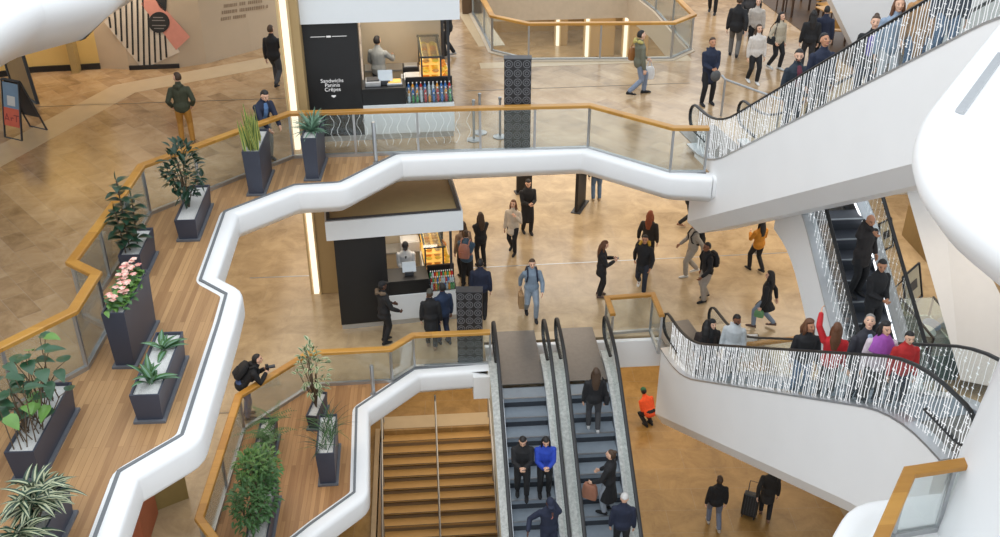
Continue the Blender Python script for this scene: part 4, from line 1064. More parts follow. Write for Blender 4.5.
# ================================================================ people
def skinm(n, c): return mat(n, c, .5, var=.06, scale=12)
SK = {'light': skinm('skin_light', srgb(224, 178, 150)), 'tan': skinm('skin_tan', srgb(190, 136, 104)), 'brown': skinm('skin_brown', srgb(136, 88, 62)), 'dark': skinm('skin_dark', srgb(88, 56, 42))}
M_eye = mat('eye_dark', (.02, .015, .012), .3); M_lip = mat('lip', (.38, .12, .10), .5)
HAIR = {k: mat('hair_'+k, c, .55, var=.3, scale=40, bump=.5) for k, c in {'black': (.012, .010, .010), 'brown': (.06, .032, .016), 'red': (.30, .07, .02), 'blond': (.35, .20, .08), 'grey': (.25, .24, .23), 'auburn': (.13, .05, .02)}.items()}
CL = {}
def cloth(c, r=.8):
    k = tuple(round(x, 4) for x in c)
    if k not in CL: CL[k] = mat('fabric_%02d' % len(CL), c, r, var=.2, scale=14, bump=.5)
    return CL[k]
BLACK = (.012, .012, .014); NAVY = (.014, .02, .045); JEAN = (.10, .16, .26); GREYB = (.20, .26, .33); DGREY = (.05, .05, .055); WHITE = (.68, .67, .64); BEIGE = (.45, .38, .30)
JOBS = []
def etube(mb, pts, radii, side=Vector((1, 0, 0)), seg=14):
    """closed tube with elliptical sections; radii = (across, front-back)"""
    pts = [Vector(p) for p in pts]; n = len(pts); rings = []
    T = [(pts[min(i+1, n-1)]-pts[max(i-1, 0)]).normalized() for i in range(n)]
    def ring(p, t, rx, ry):
        s = (side-t*side.dot(t))
        if s.length < .05: s = Vector((0, 1, 0))-t*t.y
        s.normalize(); f = t.cross(s)
        return [p+s*(rx*math.cos(a))+f*(ry*math.sin(a)) for a in (2*PI*k/seg for k in range(seg))]
    for i in range(n):
        r = radii[i] if hasattr(radii[i], '__len__') else (radii[i], radii[i])
        if i == 0: rings.append(ring(pts[0]-T[0]*min(r)*.45, T[0], r[0]*.6, r[1]*.6))
        rings.append(ring(pts[i], T[i], *r))
        if i == n-1: rings.append(ring(pts[i]+T[i]*min(r)*.45, T[i], r[0]*.6, r[1]*.6))
    mb.loft(rings)
def ik(A, T, a, b, pole):
    d = T-A; L = min(d.length, (a+b)*.995); u = d.normalized(); T = A+u*L
    x = (a*a-b*b+L*L)/(2*L); h = math.sqrt(max(0, a*a-x*x)); p = (pole-u*pole.dot(u)).normalized()
    return A+u*x+p*h, T
ARMS = {'down': (.25, .05, .80), 'fwd': (.23, .30, .93), 'back': (.26, -.22, .86), 'phone': (.09, .33, 1.17), 'read': (.05, .34, 1.10), 'pocket': (.23, .10, .90), 'chin': (.03, .17, 1.47), 'rail': (.14, .46, 1.06), 'fold': (-.03, .24, 1.14), 'belly': (.05, .27, 1.02), 'bag': (.30, .06, .82), 'strap': (.13, .16, 1.30), 'up': (.30, .26, 1.78), 'side': (.42, .15, 1.0), 'push': (.22, .42, 1.15), 'handrail': (.46, .18, 1.02)}
class Person: pass
def person(label, pos, face, H=1.68, sk='light', top=BLACK, leg=BLACK, shoe=BLACK, hair='brown', style='short', walk=0.0, arms=('down', 'down'), lean=0, look=(0, 0), hem=.84, flare=0, collar=True, hood=None, apron=None, scarf=None, hat=None, beard=False, shirt=None, vox=.0095, wide=1.08, legw=1.06, cap=None, feet=None, drop=0):
    pos = Vector(pos); s = H/1.75; f = math.radians(face)
    t = thing('person', label, 'person', pos, -f)
    t.scale = (s, s, s)
    P = Person(); P.t = t
    Rx = Matrix.Rotation(math.radians(-lean), 3, 'X'); hipz = .92-.10*walk*walk-.0-drop
    base = Vector((0, -.05*(lean > 15), hipz))
    def U(v): v = Vector(v); return base+Rx @ (v-Vector((0, 0, .92)))
    # legs
    fy = .33*walk; 
    ft = feet or [(-.10, fy, 0.0), (.10, -fy*.95, .10*abs(walk)*.9)]
    LEG = []
    for i, sx in enumerate((-1, 1)):
        hip = base+Vector((sx*.085, 0, 0)); an = Vector((ft[i][0], ft[i][1]-.03, ft[i][2]+.085))
        kn, an = ik(hip, an, .43, .425, Vector((sx*.08, 1, .1))); LEG.append((hip, kn, an))
    # arms
    ARM = []
    for i, sx in enumerate((-1, 1)):
        a = arms[i]; a = ARMS[a] if isinstance(a, str) else a
        S = U((sx*.172*wide, 0, 1.345)); Tg = U((sx*a[0], a[1], a[2]))
        el, wr = ik(S, Tg, .285, .265, Vector((sx*.5, -.8, -.25))); ARM.append((S, el, wr))
    hp, hy = look; HR = Matrix.Rotation(math.radians(-hy), 3, 'Z') @ Matrix.Rotation(math.radians(-hp), 3, 'X')
    nk = U((0, .005, 1.52)); 
    Rl = Matrix.Rotation(math.radians(-lean*.6), 3, 'X')
    HR = Rl @ HR
    def Hd(v): return nk+HR @ (Vector(v)-Vector((0, 0, 1.52)))
    # ---- body
    B = MB()
    tor = [((0, 0, .86), (.14, .10)), ((0, -.005, .95), (.155, .11)), ((0, 0, 1.06), (.125, .088)), ((0, .005, 1.2), (.14, .10)), ((0, 0, 1.32), (.155, .105)), ((0, -.005, 1.365), (.142, .088)), ((0, -.004, 1.41), (.105, .075)), ((0, -.003, 1.445), (.07, .06))]
    etube(B, [U(p) for p, r in tor], [(r[0]*wide, r[1]) for p, r in tor])
    etube(B, [U((0, -.01, 1.42)), nk, Hd((0, .005, 1.57))], [.056, .052, .05])
    def eb(c, r):
        m = MB(); m.ball((0, 0, 0), r, 18, 12); B.add([Hd(Vector(c)+v) for v in m.v], m.f)
    eb((0, .0, 1.645), (.074, .096, .105)); eb((0, .03, 1.585), (.056, .068, .062)); eb((0, .075, 1.548), (.026, .025, .02))
    etube(B, [Hd((0, .094, 1.652)), Hd((0, .112, 1.615)), Hd((0, .104, 1.604))], [.010, .016, .014])
    for sx in (-1, 1):
        eb((sx*.076, -.005, 1.625), (.013, .024, .032)); eb((sx*.034, .076, 1.62), (.026, .02, .02))
    hand_c = []
    for i, sx in enumerate((-1, 1)):
        S, el, wr = ARM[i]
        etube(B, [S, S.lerp(el, .5), el, el.lerp(wr, .35), wr], [.034, .042, .037, .037, .026])
        d = (wr-el).normalized(); 
        inw = Vector((-sx, 0, 0)); inw = (inw-d*inw.dot(d)); inw = inw.normalized() if inw.length > .1 else Vector((0, 0, -1))
        ac = d.cross(inw).normalized()      # across the palm
        if ac.y < 0: ac = -ac              # towards the thumb side (forward)
        if abs(d.y) > .7 and ac.z < 0: ac = -ac
        pc = wr+d*.05
        etube(B, [wr, wr+d*.04, wr+d*.088], [(.024, .018), (.040, .017), (.042, .015)], ac)
        for k, (o, L) in enumerate(((-.031, .06), (-.0105, .075), (.0105, .08), (.031, .072))):
            b0 = wr+d*.083+ac*o; c1 = (d+inw*.35).normalized(); c2 = (d*.5+inw).normalized()
            B.tube([b0-d*.012, b0+c1*L*.5, b0+c1*L*.5+c2*L*.5], [.0105, .0098, .0085], 8)
        b0 = wr+d*.03+ac*.034; c1 = (ac*.8+d*.8+inw*.2).normalized(); c2 = (d+inw*.5).normalized()
        B.tube([b0-ac*.014, b0+c1*.04, b0+c1*.04+c2*.032], [.0125, .011, .009], 8)
        hand_c.append(wr+d*.085+inw*.03)
    for i, (hip, kn, an) in enumerate(LEG):
        etube(B, [hip+Vector((0, 0, .0)), hip.lerp(kn, .5), kn, kn.lerp(an, .3), kn.lerp(an, .7), an+Vector((0, 0, -.02))], [.078, .068, .05, .053, .042, .034])
        etube(B, [an+Vector((0, -.03, -.05)), an+Vector((0, .05, -.055)), an+Vector((0, .13, -.062))], [(.03, .03), (.036, .026), (.03, .016)])
    hm = HAIR[hair]
    def post(me, Hd=Hd):
        inv = HR.inverted()
        n = len(me.polygons)
        for p in me.polygons:
            c = inv @ (p.center-nk)+Vector((0, 0, 1.52))
            if c.y > .04 and 1.53 < c.z < 1.68:
                if ((abs(c.x)-.033)/.014)**2+((c.z-1.645)/.0085)**2 < 1: p.material_index = 1
                elif ((abs(c.x)-.034)/.022)**2+((c.z-1.668)/.005)**2 < 1: p.material_index = 3
                elif (c.x/.025)**2+((c.z-1.577)/.009)**2 < 1: p.material_index = 2
                elif beard and c.z < 1.60 and (abs(c.x) > .028 or c.z < 1.57 or c.z > 1.588) and abs(c.x) < .075 and not (c.z > 1.59 and abs(c.x) < .018): p.material_index = 3
    JOBS.append((B, 'body', [SK[sk], M_eye, M_lip, hm], t, vox, post))
    # ---- trousers
    if leg is not None:
        Q = MB()
        etube(Q, [base+Vector((0, 0, .10)), base+Vector((0, 0, .02)), base+Vector((0, 0, -.07))], [(.152*wide, .112), (.168*wide, .128), (.15*wide, .115)])
        for hip, kn, an in LEG:
            etube(Q, [hip+Vector((0, 0, -.02)), hip.lerp(kn, .5), kn, kn.lerp(an, .5), an+Vector((0, 0, .005))], [.098, .086*legw, .068*legw, .064*legw, .056*legw])
        JOBS.append((Q, 'trousers', [cloth(leg)], t, .015, None))
    # ---- top
    if top is not None:
        K = MB()
        pts = [U(p)for p, r in tor]; g = .03
        rr = [((r[0]+g)*wide, r[1]+g) for p, r in tor]
        hz = hem
        if hz < .8:
            st = .13*abs(walk)
            low = [((0, 0, hz), (.19+flare, .15+st+flare)), ((0, 0, (hz+.86)/2), (.185+flare*.6, .145+st*.6+flare*.5))]
            pts = [base+Vector((0, 0, q[0][2]-.92)) for q in low]+pts; rr = [q[1] for q in low]+rr
        else:
            pts[0] = U((0, 0, hz)); rr[0] = (.162*wide, .125)
        etube(K, pts, rr)
        for S, el, wr in ARM:
            etube(K, [S, S.lerp(el, .5), el, el.lerp(wr, .5), wr-(wr-el).normalized()*.015], [.066, .067, .061, .056, .046]); K.ball(S+U((0, 0, .915))-U((0, 0, .92)), .071, 14, 10)
        if collar: etube(K, [U((0, -.012, 1.44)), nk+Vector((0, -.005, -.0))], [.082, .066])
        if hood: etube(K, [U((-.10, -.07, 1.46)), U((0, -.12, 1.43)), U((.10, -.07, 1.46))], [.035, .06, .035])
        JOBS.append((K, 'coat' if hem < .8 else 'jacket', [cloth(top)], t, .015, None))
        if hood and hood is not True:
            K = MB(); etube(K, [U((-.13, .0, 1.47)), U((-.10, -.10, 1.50)), U((0, -.15, 1.48)), U((.10, -.10, 1.50)), U((.13, .0, 1.47))], [.04, .055, .06, .055, .04]); JOBS.append((K, 'hood', [cloth(hood)], t, .013, None))
        if shirt:
            K = MB(); etube(K, [U((0, .085, 1.06)), U((0, .1, 1.22)), U((0, .095, 1.34)), U((0, .06, 1.44))], [(.06, .05), (.07, .055), (.065, .055), (.05, .035)]); JOBS.append((K, 'shirt', [cloth(shirt)], t, .013, None))
    if apron:
        K = MB(); etube(K, [base+Vector((0, .05, -.38)), base+Vector((0, .055, .0)), U((0, .045, 1.1)), U((0, .05, 1.34))], [(.17, .10), (.17, .10), (.14, .085), (.09, .085)]); JOBS.append((K, 'apron', [cloth(apron)], t, .014, None))
    if scarf:
        K = MB(); etube(K, [U((0, .02, 1.22)), U((0, .02, 1.36)), nk+Vector((0, .02, -.02))], [(.235, .16), (.2, .14), (.10, .10)]); JOBS.append((K, 'scarf', [cloth(scarf)], t, .014, None))
    # ---- shoes
    for i, (hip, kn, an) in enumerate(LEG):
        K = MB(); K.smooth = True; sh = an+Vector((0, 0, -.085)); up_ = ft[i][2]
        rings = []
        for y, w_, h_ in ((-.075, .028, .06), (-.05, .04, .09), (.0, .043, .10), (.06, .045, .07), (.13, .047, .055), (.18, .036, .042), (.20, .018, .03)):
            dz = -up_*.45*(y/.2) if up_ > .02 else 0
            rings.append([sh+Vector((w_*math.cos(a), y, dz+max(0, h_*(.5+.5*math.sin(a))*1.0))) for a in (2*PI*k/12 for k in range(12))])
        K.loft(rings)
        o = bpy.data.objects.new('shoe', K.mesh('shoe', cloth(shoe, .5))); COL.objects.link(o); o.parent = t; recalc(o)
    # ---- hair and headgear
    def cap_mesh(scale, region, jit=0, seg=28, rg=20):
        m = MB(); m.smooth = True; rr_ = random.Random(len(JOBS)); L = []
        for i in range(rg+1):
            th = -PI/2+PI*i/rg; row = []
            for k in range(seg):
                a = 2*PI*k/seg; d = Vector((math.cos(th)*math.cos(a), math.cos(th)*math.sin(a), math.sin(th)))
                w_ = region(d); q = .80+(scale-.80)*w_+(rr_.uniform(-jit, jit) if w_ > .5 else 0)
                row.append(Hd(Vector((d.x*.078*q, -.006+d.y*.098*q, 1.642+d.z*.110*q))))
            L.append(row)
        m.loft(L); return m
    sm = lambda x: max(0, min(1, x*5+.5))
    short = lambda d: sm(max(d.z-.42-max(0, d.y)*.34, min(-d.y-.12, d.z+.55)))
    longr = lambda d: sm(max(d.z-.45-max(0, d.y)*.3, -d.y+.22*abs(d.x)-.1))
    def link(m, n, mt):
        o = bpy.data.objects.new(n, m.mesh(n, mt)); COL.objects.link(o); o.parent = t; recalc(o); return o
    if style == 'short': link(cap_mesh(1.12, short), 'hair', hm)
    elif style == 'bald': pass
    elif style == 'bun':
        m = cap_mesh(1.1, short); q = MB(); q.ball((0, 0, 0), (.045, .045, .042), 12, 8); m.smooth = True; m.add([Hd(Vector((0, -.085, 1.735))+v) for v in q.v], q.f); link(m, 'hair', hm)
    elif style in ('long', 'curly'):
        cv = style == 'curly'
        m = MB(); c = cap_mesh(1.32 if cv else 1.16, longr, .03 if cv else 0); m.add(c.v, c.f)
        r = .10 if cv else .075
        etube(m, [Hd((0, -.045, 1.66)), Hd((0, -.075, 1.55)), U((0, -.10, 1.42)), U((0, -.115, 1.30 if cv else 1.24))], [(r*.9, r*.8), (r*1.25, r*.75), (r*1.35, r*.6), (r*.8, r*.35)])
        for sx in (-1, 1): etube(m, [Hd((sx*.07, -.01, 1.66)), Hd((sx*.085, .0, 1.56)), U((sx*.09, .02, 1.42))], [.03, .034 if not cv else .045, .022])
        JOBS.append((m, 'hair', [hm], t, .011, None))
    elif style == 'headscarf':
        m = MB(); c = cap_mesh(1.2, lambda d: sm(max(d.z-.5, -d.y+.45*abs(d.x)+.05, -d.z-.62))); m.add(c.v, c.f)
        etube(m, [nk+Vector((0, -.02, .06)), nk+Vector((0, 0, -.03)), U((0, 0, 1.38))], [(.085, .085), (.10, .10), (.2, .13)]); JOBS.append((m, 'headscarf', [cloth(BLACK)], t, .011, None))
    if hat:
        link(cap_mesh(1.2, lambda d: sm(d.z-.22+.1*d.y)), 'hat', cloth(hat))
    if cap:
        m = cap_mesh(1.18, lambda d: sm(d.z-.30)); etube(m, [Hd((0, .07, 1.70)), Hd((0, .15, 1.685))], [(.07, .012), (.05, .008)]); link(m, 'cap', cloth(cap))
    P.hand = hand_c; P.U = U; P.Hd = Hd; P.M = Matrix.Translation(pos) @ Matrix.Rotation(-f, 4, 'Z') @ Matrix.Scale(s, 4); P.face = f; P.s = s
    P.w = lambda v: P.M @ Vector(v)
    return P
def run_jobs():
    tmp = []
    for mb, name, mats, par, vox, post in JOBS:
        me = bpy.data.meshes.new('t'); me.from_pydata([tuple(v) for v in mb.v], [], mb.f); me.update()
        bm = bmesh.new(); bm.from_mesh(me); bmesh.ops.recalc_face_normals(bm, faces=bm.faces[:]); bm.to_mesh(me); bm.free()
        o = bpy.data.objects.new('t', me); COL.objects.link(o)
        r = o.modifiers.new('r', 'REMESH'); r.mode = 'VOXEL'; r.voxel_size = vox
        s = o.modifiers.new('s', 'SMOOTH'); s.factor = .5; s.iterations = 2
        tmp.append(o)
    dg = bpy.context.evaluated_depsgraph_get()
    for o, (mb, name, mats, par, vox, post) in zip(tmp, JOBS):
        me = bpy.data.meshes.new_from_object(o.evaluated_get(dg)); me.name = name
        me.materials.clear()
        for m in mats: me.materials.append(m)
        me.polygons.foreach_set('use_smooth', [True]*len(me.polygons))
        if post: post(me)
        q = bpy.data.objects.new(name, me); COL.objects.link(q); q.parent = par
    for o in tmp:
        me = o.data; bpy.data.objects.remove(o); bpy.data.meshes.remove(me)
    JOBS.clear()
# ---------------------------------------------------------------- things people carry (each a thing of its own)
def backpack(P, label, c=BLACK, side=0):
    o0 = P.w(P.U((0, -.13, 1.2))); t = thing('backpack', label, 'backpack', o0, -P.face)
    def W(x, y, z): return P.w(P.U((x, y, z)))
    mb = MB(); mb.smooth = True
    L = []
    for z, a, b in ((1.0, .10, .04), (1.02, .145, .075), (1.15, .155, .09), (1.3, .15, .08), (1.4, .12, .06), (1.43, .07, .03)):
        L.append([W(a*math.copysign(abs(math.cos(q))**.6, math.cos(q)), -.205+b*math.copysign(abs(math.sin(q))**.6, math.sin(q)), z) for q in (2*PI*k/16 for k in range(16))])
    mb.loft(L); recalc(mb.build('bag', cloth(c, .6), t))
    mb = MB(); mb.smooth = True
    L = [[W(.10*math.cos(q), -.29+.035*math.sin(q), z) for q in (2*PI*k/12 for k in range(12))] for z in (1.05, 1.1, 1.2, 1.22)]
    mb.loft(L); recalc(mb.build('pocket', cloth(c, .6), t))
    for sx in (-1, 1):
        mb = MB(); mb.smooth = True; mb.tube([W(sx*.11, -.14, 1.38), W(sx*.115, -.06, 1.475), W(sx*.115, .06, 1.46), W(sx*.12, .145, 1.32), W(sx*.14, .1, 1.15), W(sx*.15, -.1, 1.06)], .02, 8); mb.build('strap', cloth(c, .6), t)
    return t
def bag_at(P, hand, label, c, size=(.26, .10, .30), name='handbag', cat='bag', handle=.16, soft=True, drop=0):
    h = P.w(P.hand[hand]); rz = -P.face+PI/2
    top = h-Vector((0, 0, handle)); w_, d_, hh = size
    t = thing(name, label, cat, top-Vector((0, 0, hh)), rz)
    R = Matrix.Rotation(rz, 3, 'Z'); mb = MB(); mb.smooth = soft
    if soft:
        L = []
        for f, k in ((0, .75), (.04, .95), (.4, 1.03), (.8, .92), (.97, .75), (1, .6)):
            L.append([top+R @ Vector((w_/2*k*math.copysign(abs(math.cos(q))**.5, math.cos(q)), d_/2*k*math.copysign(abs(math.sin(q))**.5, math.sin(q)), -hh+hh*f)) for q in (2*PI*j/16 for j in range(16))])
        mb.loft(L)
    else: mb.box(top-Vector((0, 0, hh/2)), (w_, d_, hh), rz, bev=.004)
    recalc(mb.build('body', cloth(c, .55), t))
    for sy in (-1, 1):
        mb = MB(); mb.smooth = True; mb.tube([top+R @ Vector((-w_*.25, sy*d_*.25, -.02)), top+R @ Vector((-w_*.12, sy*.01, handle*.8)), h+Vector((0, 0, .01)), top+R @ Vector((w_*.12, sy*.01, handle*.8)), top+R @ Vector((w_*.25, sy*d_*.25, -.02))], .008, 6); mb.build('handle', cloth(c, .55), t)
    return t
def shoulder_bag(P, label, c, sx=1, size=(.28, .11, .24), z=.95):
    o0 = P.w(P.U((sx*.27, -.02, z))); t = thing('shoulder_bag', label, 'bag', o0, -P.face)
    def W(x, y, zz): return P.w(P.U((x, y, zz)))
    w_, d_, hh = size; mb = MB(); mb.smooth = True; L = []
    for f, k in ((0, .75), (.05, .97), (.5, 1.04), (.92, .9), (1, .7)):
        L.append([W(sx*.27+d_/2*k*math.copysign(abs(math.cos(q))**.5, math.cos(q)), -.03+w_/2*k*math.copysign(abs(math.sin(q))**.5, math.sin(q)), z-hh/2+hh*f) for q in (2*PI*j/16 for j in range(16))])
    mb.loft(L); recalc(mb.build('body', cloth(c, .5), t))
    mb = MB(); mb.smooth = True; mb.tube([W(sx*.27, .08, z+hh/2-.02), W(sx*.24, .07, 1.3), W(sx*.15, .02, 1.495), W(sx*.15, -.06, 1.48), W(sx*.24, -.13, 1.3), W(sx*.27, -.14, z+hh/2-.02)], .011, 6); mb.build('strap', cloth(c, .5), t)
    return t
def phone(P, label, hand=1):
    h = P.w(P.hand[hand]); R = Matrix.Rotation(-P.face, 3, 'Z') @ Matrix.Rotation(math.radians(-50), 3, 'X')
    t = thing('phone', label, 'phone', h, 0); mb = MB(); mb.box(h, (.075, .012, .15), rot=R, bev=.004); mb.build('case', M_black, t)
    mb = MB(); mb.box(h+R @ Vector((0, -.0068, 0)), (.066, .002, .135), rot=R); mb.build('screen', mat('phone_screen', (.25, .32, .42), .2), t)
def GP(px, py, z): return at(px, py, z)
def on_esc(e, px, py, dz=0, x=None, by_head=None):
    """foot point on the escalator: from the pixel of the feet, or of the crown when by_head is the height"""
    best = None; hh = by_head or 0
    for i in range(int(e.end/.05)):
        s = i*.05
        for xx in ([x] if x is not None else [-.27, -.13, 0, .13, .27]):
            q = e.P+e.u*s+e.n*xx; v = Vector((q.x, q.y, e.stepz(s)+hh))-CAM; d = v.dot(Fv)
            ex = 500+FOC*v.dot(Rv)/d-px; ey = 268.5+FOC*v.dot(Dv)/d-py
            k = ex*ex+ey*ey
            if best is None or k < best[0]: best = (k, s, xx)
    _, s, xx = best
    k = math.floor((s-(e.s0-.2))/.4); sm = e.s0-.2+k*.4+.2; s = sm+max(-.07, min(.07, s-sm))
    p = e.P+e.u*s+e.n*xx; return Vector((p.x, p.y, e.stepz(s)+.004))
OLIVE = (.05, .055, .03)
# ---- upper floor
person('person seen from behind in an olive jacket and orange trousers', GP(188, 143, L2), -8, 1.72, top=OLIVE, leg=(.42, .19, .03), shoe=(.2, .12, .06), hair='brown', beard=True, arms=('pocket', 'pocket'), look=(0, -45), hood=True, feet=[(-.12, .02, 0), (.13, -.03, 0)])
person('person in black jacket walking away past the lit column at the top', GP(277, 86, L2), 15, 1.72, top=BLACK, leg=DGREY, walk=.8, arms=('down', 'fwd'))
person('person in dark jacket leaning on the oak handrail by the snake plant', GP(268, 160, L2), 140, 1.76, top=NAVY, shirt=(.1, .2, .4), leg=(.33, .30, .26), hair='black', arms=('rail', 'rail'), lean=18, look=(22, 0), sk='light', shoe=DGREY)
person('upper kiosk worker in a grey T-shirt and dark apron, back turned', k2['P'](1.72, 1.9, .15), 20, 1.78, top=(.36, .38, .38), leg=(.03, .035, .05), apron=NAVY, hair='black', arms=('fwd', 'push'))
person('person in black at the right side of the upper kiosk', GP(449, 57, L2), 270, 1.68, top=BLACK, leg=BLACK, shoe=(.3, .28, .26), walk=.4, arms=('fold', 'fold'))
Pm = person('person in olive shirt and blue-grey trousers carrying a brown bag', GP(637, 95, L2), 80, 1.78, top=(.14, .14, .10), leg=(.20, .24, .32), hair='black', walk=.75, arms=('fwd', 'down'), hood=(.45, .38, .12))
shoulder_bag(Pm, 'brown leather bag on the back of the person in the olive shirt', (.30, .12, .03), -1, (.34, .14, .34), 1.08)
bag_at(Pm, 0, 'white shopping bag held by the person in the olive shirt', (.72, .70, .68), (.3, .12, .34), 'shopping_bag')
Pn = person('person in a dark navy hooded coat facing the camera, cap in hand', GP(706, 104, L2), 172, 1.74, sk='tan', top=NAVY, leg=BLACK, hair='brown', hem=.62, hood=True, arms=('belly', 'belly'), feet=[(-.14, 0, 0), (.14, .06, 0)])
q = Pn.w(Pn.hand[1])+Vector((0, -.03, -.13)); mb = MB(); mb.smooth = True; mb.ball(q, (.13, .08, .15), 14, 10); o = mb.build('cloth_bag', cloth((.09, .09, .09)), origin=q-Vector((0, 0, .15))); tag(o, 'dark grey soft bag held by the person in the navy hooded coat', 'bag')
person('person in a black jacket and grey trousers walking away at the top', GP(733, 57, L2), 20, 1.8, top=BLACK, leg=(.13, .12, .11), hem=.8, walk=.6, arms=('down', 'back'))
person('person in a white sweater and black trousers walking towards the camera', GP(752, 83, L2), 176, 1.62, sk='light', top=(.62, .57, .52), leg=BLACK, shoe=WHITE, style='long', hair='brown', walk=.35, arms=('down', 'down'), wide=1.12)
Pp = person('person in a cream puffer jacket beside the one in the white sweater', GP(774, 69, L2), 150, 1.62, top=(.46, .40, .30), leg=BLACK, shoe=(.5, .5, .48), style='long', hair='black', walk=.4, arms=('down', 'pocket'), wide=1.15)
shoulder_bag(Pp, 'small black bag of the person in the cream puffer jacket', BLACK, 1)
Pp = person('person in a pale top half hidden behind the one in the white sweater', GP(752, 52, L2), 200, 1.6, top=(.5, .45, .4), leg=BLACK, style='long', hair='black', walk=.4)
person('person all in black walking towards the cafe tables', GP(805, 70, L2), 10, 1.7, top=BLACK, leg=(.03, .03, .035), style='long', hair='black', walk=.4)
person('person in dark blue walking into the cafe, hidden by the escalator riders', GP(818, 66, L2), 20, 1.72, top=NAVY, leg=BLACK, hair='black', walk=.4)
person('person in dark clothes cut off by the top edge of the picture', GP(712, 13, L2), 200, 1.72, top=BLACK, leg=BLACK, walk=.5)
person('second person in dark clothes at the top edge, beside the one walking away', GP(746, 34, L2), 190, 1.72, top=DGREY, leg=BLACK, walk=.3)
# ---- riders of the upper right escalator
def rider(e, px, py, H, **kw): return on_esc(e, px, py, by_head=H, **kw)
person('person with short beard, navy jacket and maroon sweater riding the upper right escalator', rider(EB, 788, 44, 1.75), 170, 1.75, top=(.02, .03, .045), leg=NAVY, hair='black', beard=True, shirt=(.14, .03, .05), look=(8, 25), arms=('down', 'down'), wide=1.08)
person('person in navy jacket looking up, second on the upper right escalator', rider(EB, 826, 32, 1.75), 175, 1.72, sk='tan', top=NAVY, leg=BLACK, hair='black', look=(-15, -10))
person('person with a top bun and black puffer on the upper right escalator', rider(EB, 877, 17, 1.68), 215, 1.68, top=BLACK, leg=NAVY, style='bun', hair='brown', shirt=(.15, .1, .4), look=(0, -10), arms=('fwd', 'down'), wide=1.1)
person('person in a tan coat behind the light strings, upper right escalator', rider(EB, 928, -22, 1.7), 190, 1.7, top=(.42, .22, .09), leg=JEAN, hem=.55, style='long', hair='blond')
person('person in a pale blue jacket behind the light strings, upper right escalator', rider(EB, 905, -2, 1.7), 190, 1.68, top=(.25, .32, .42), leg=(.6, .6, .62), style='long', hair='auburn')
person('topmost rider in dark blue at the upper right corner', rider(EB, 962, -50, 1.75), 190, 1.75, top=NAVY, leg=JEAN, hair='black')
# ---- middle floor
person('person with long brown hair in a black jacket by the kiosk, back to us', GP(481, 266, L1), -20, 1.66, top=BLACK, leg=BLACK, style='long', hair='brown', arms=('fold', 'fold'), hem=.8)
Pq = person('person in a cream coat with brown hair and black trousers', GP(513, 252, L1), 205, 1.66, top=(.60, .52, .42), leg=BLACK, style='long', hair='auburn', walk=.45, hem=.7, arms=('strap', 'down'))
Pq = person('person in a long black coat reading a phone', GP(527, 233, L1), 170, 1.76, top=BLACK, leg=BLACK, hem=.45, hair='black', arms=('read', 'read'), look=(22, 0), walk=.2)
phone(Pq, 'phone of the person in the long black coat')
Pq = person('person in a grey-blue tracksuit walking to the escalators', GP(531, 317, L1), 178, 1.74, top=GREYB, leg=(.24, .29, .35), shoe=BLACK, hair='brown', walk=.6, arms=('fwd', 'back'), look=(10, 0), hood=True)
backpack(Pq, 'navy backpack on the person in the grey-blue tracksuit', NAVY)
bag_at(Pq, 1, 'brown paper bag carried by the person in the grey-blue tracksuit', (.38, .24, .12), (.3, .13, .38), 'paper_bag', soft=False)
Pq = person('person in black coat with long brown hair looking at a phone', GP(600, 296, L1), 95, 1.66, top=BLACK, leg=BLACK, style='long', hair='auburn', arms=('phone', 'phone'), look=(22, 0), hem=.72, shoe=(.1, .06, .05))
phone(Pq, 'phone of the person in black in the middle of the hall')
Pq = person('red-haired person in a black leather jacket, back to us', GP(646, 266, L1), 30, 1.72, top=(.03, .025, .02), leg=BLACK, style='long', hair='red', walk=.4, arms=('bag', 'down'))
bag_at(Pq, 0, 'black bag in the left hand of the red-haired person', BLACK, (.36, .16, .3), handle=.06)
Pq = person('person with a yellow hood under a black coat, crossing behind the short balustrade', GP(641, 290, L1), 200, 1.7, sk='tan', top=BLACK, leg=(.02, .025, .04), hair='black', hood=(.55, .33, .04), walk=.75, shoe=WHITE, arms=('fwd', 'back'), hem=.74)
Pq = person('person in a beige tracksuit walking left with small black backpack', GP(690, 275, L1), 265, 1.7, sk='tan', top=(.36, .32, .27), leg=(.34, .30, .25), shoe=WHITE, hair='black', walk=.6, arms=('back', 'fwd'), hood=True, legw=1.2)
backpack(Pq, 'small black backpack on the person in the beige tracksuit', BLACK)
Pq = person('person in black vest and grey trousers leaning forward at the escalator entrance', GP(704, 300, L1), 255, 1.74, sk='brown', top=BLACK, leg=(.34, .30, .26), shoe=BLACK, hair='black', walk=.3, arms=('fwd', 'down'), lean=8, legw=1.25)
backpack(Pq, 'large black backpack on the person at the escalator entrance', BLACK)
Pq = person('person in an orange jacket walking away on the right of the hall', GP(755, 271, L1), 340, 1.64, top=(.55, .22, .02), leg=BLACK, style='long', hair='black', walk=.55, arms=('phone', 'fwd'))
bag_at(Pq, 1, 'black and white patterned bag of the person in the orange jacket', (.4, .38, .36), (.26, .12, .26))
Pq = person('person with curly hair in a black puffer and jeans carrying a green bag', GP(762, 327, L1), 300, 1.66, top=BLACK, leg=(.20, .25, .33), style='curly', hair='black', walk=.75, arms=('bag', 'back'), hem=.68, wide=1.15, shoe=(.08, .04, .03), flare=.02)
bag_at(Pq, 0, 'green patterned bag of the person with curly hair', (.12, .26, .12), (.24, .12, .18), handle=.03)
person('person in black trousers half hidden by the end of the upper slab', GP(687, 226, L1), 100, 1.7, top=BLACK, leg=BLACK, walk=.7, shoe=(.3, .15, .08))
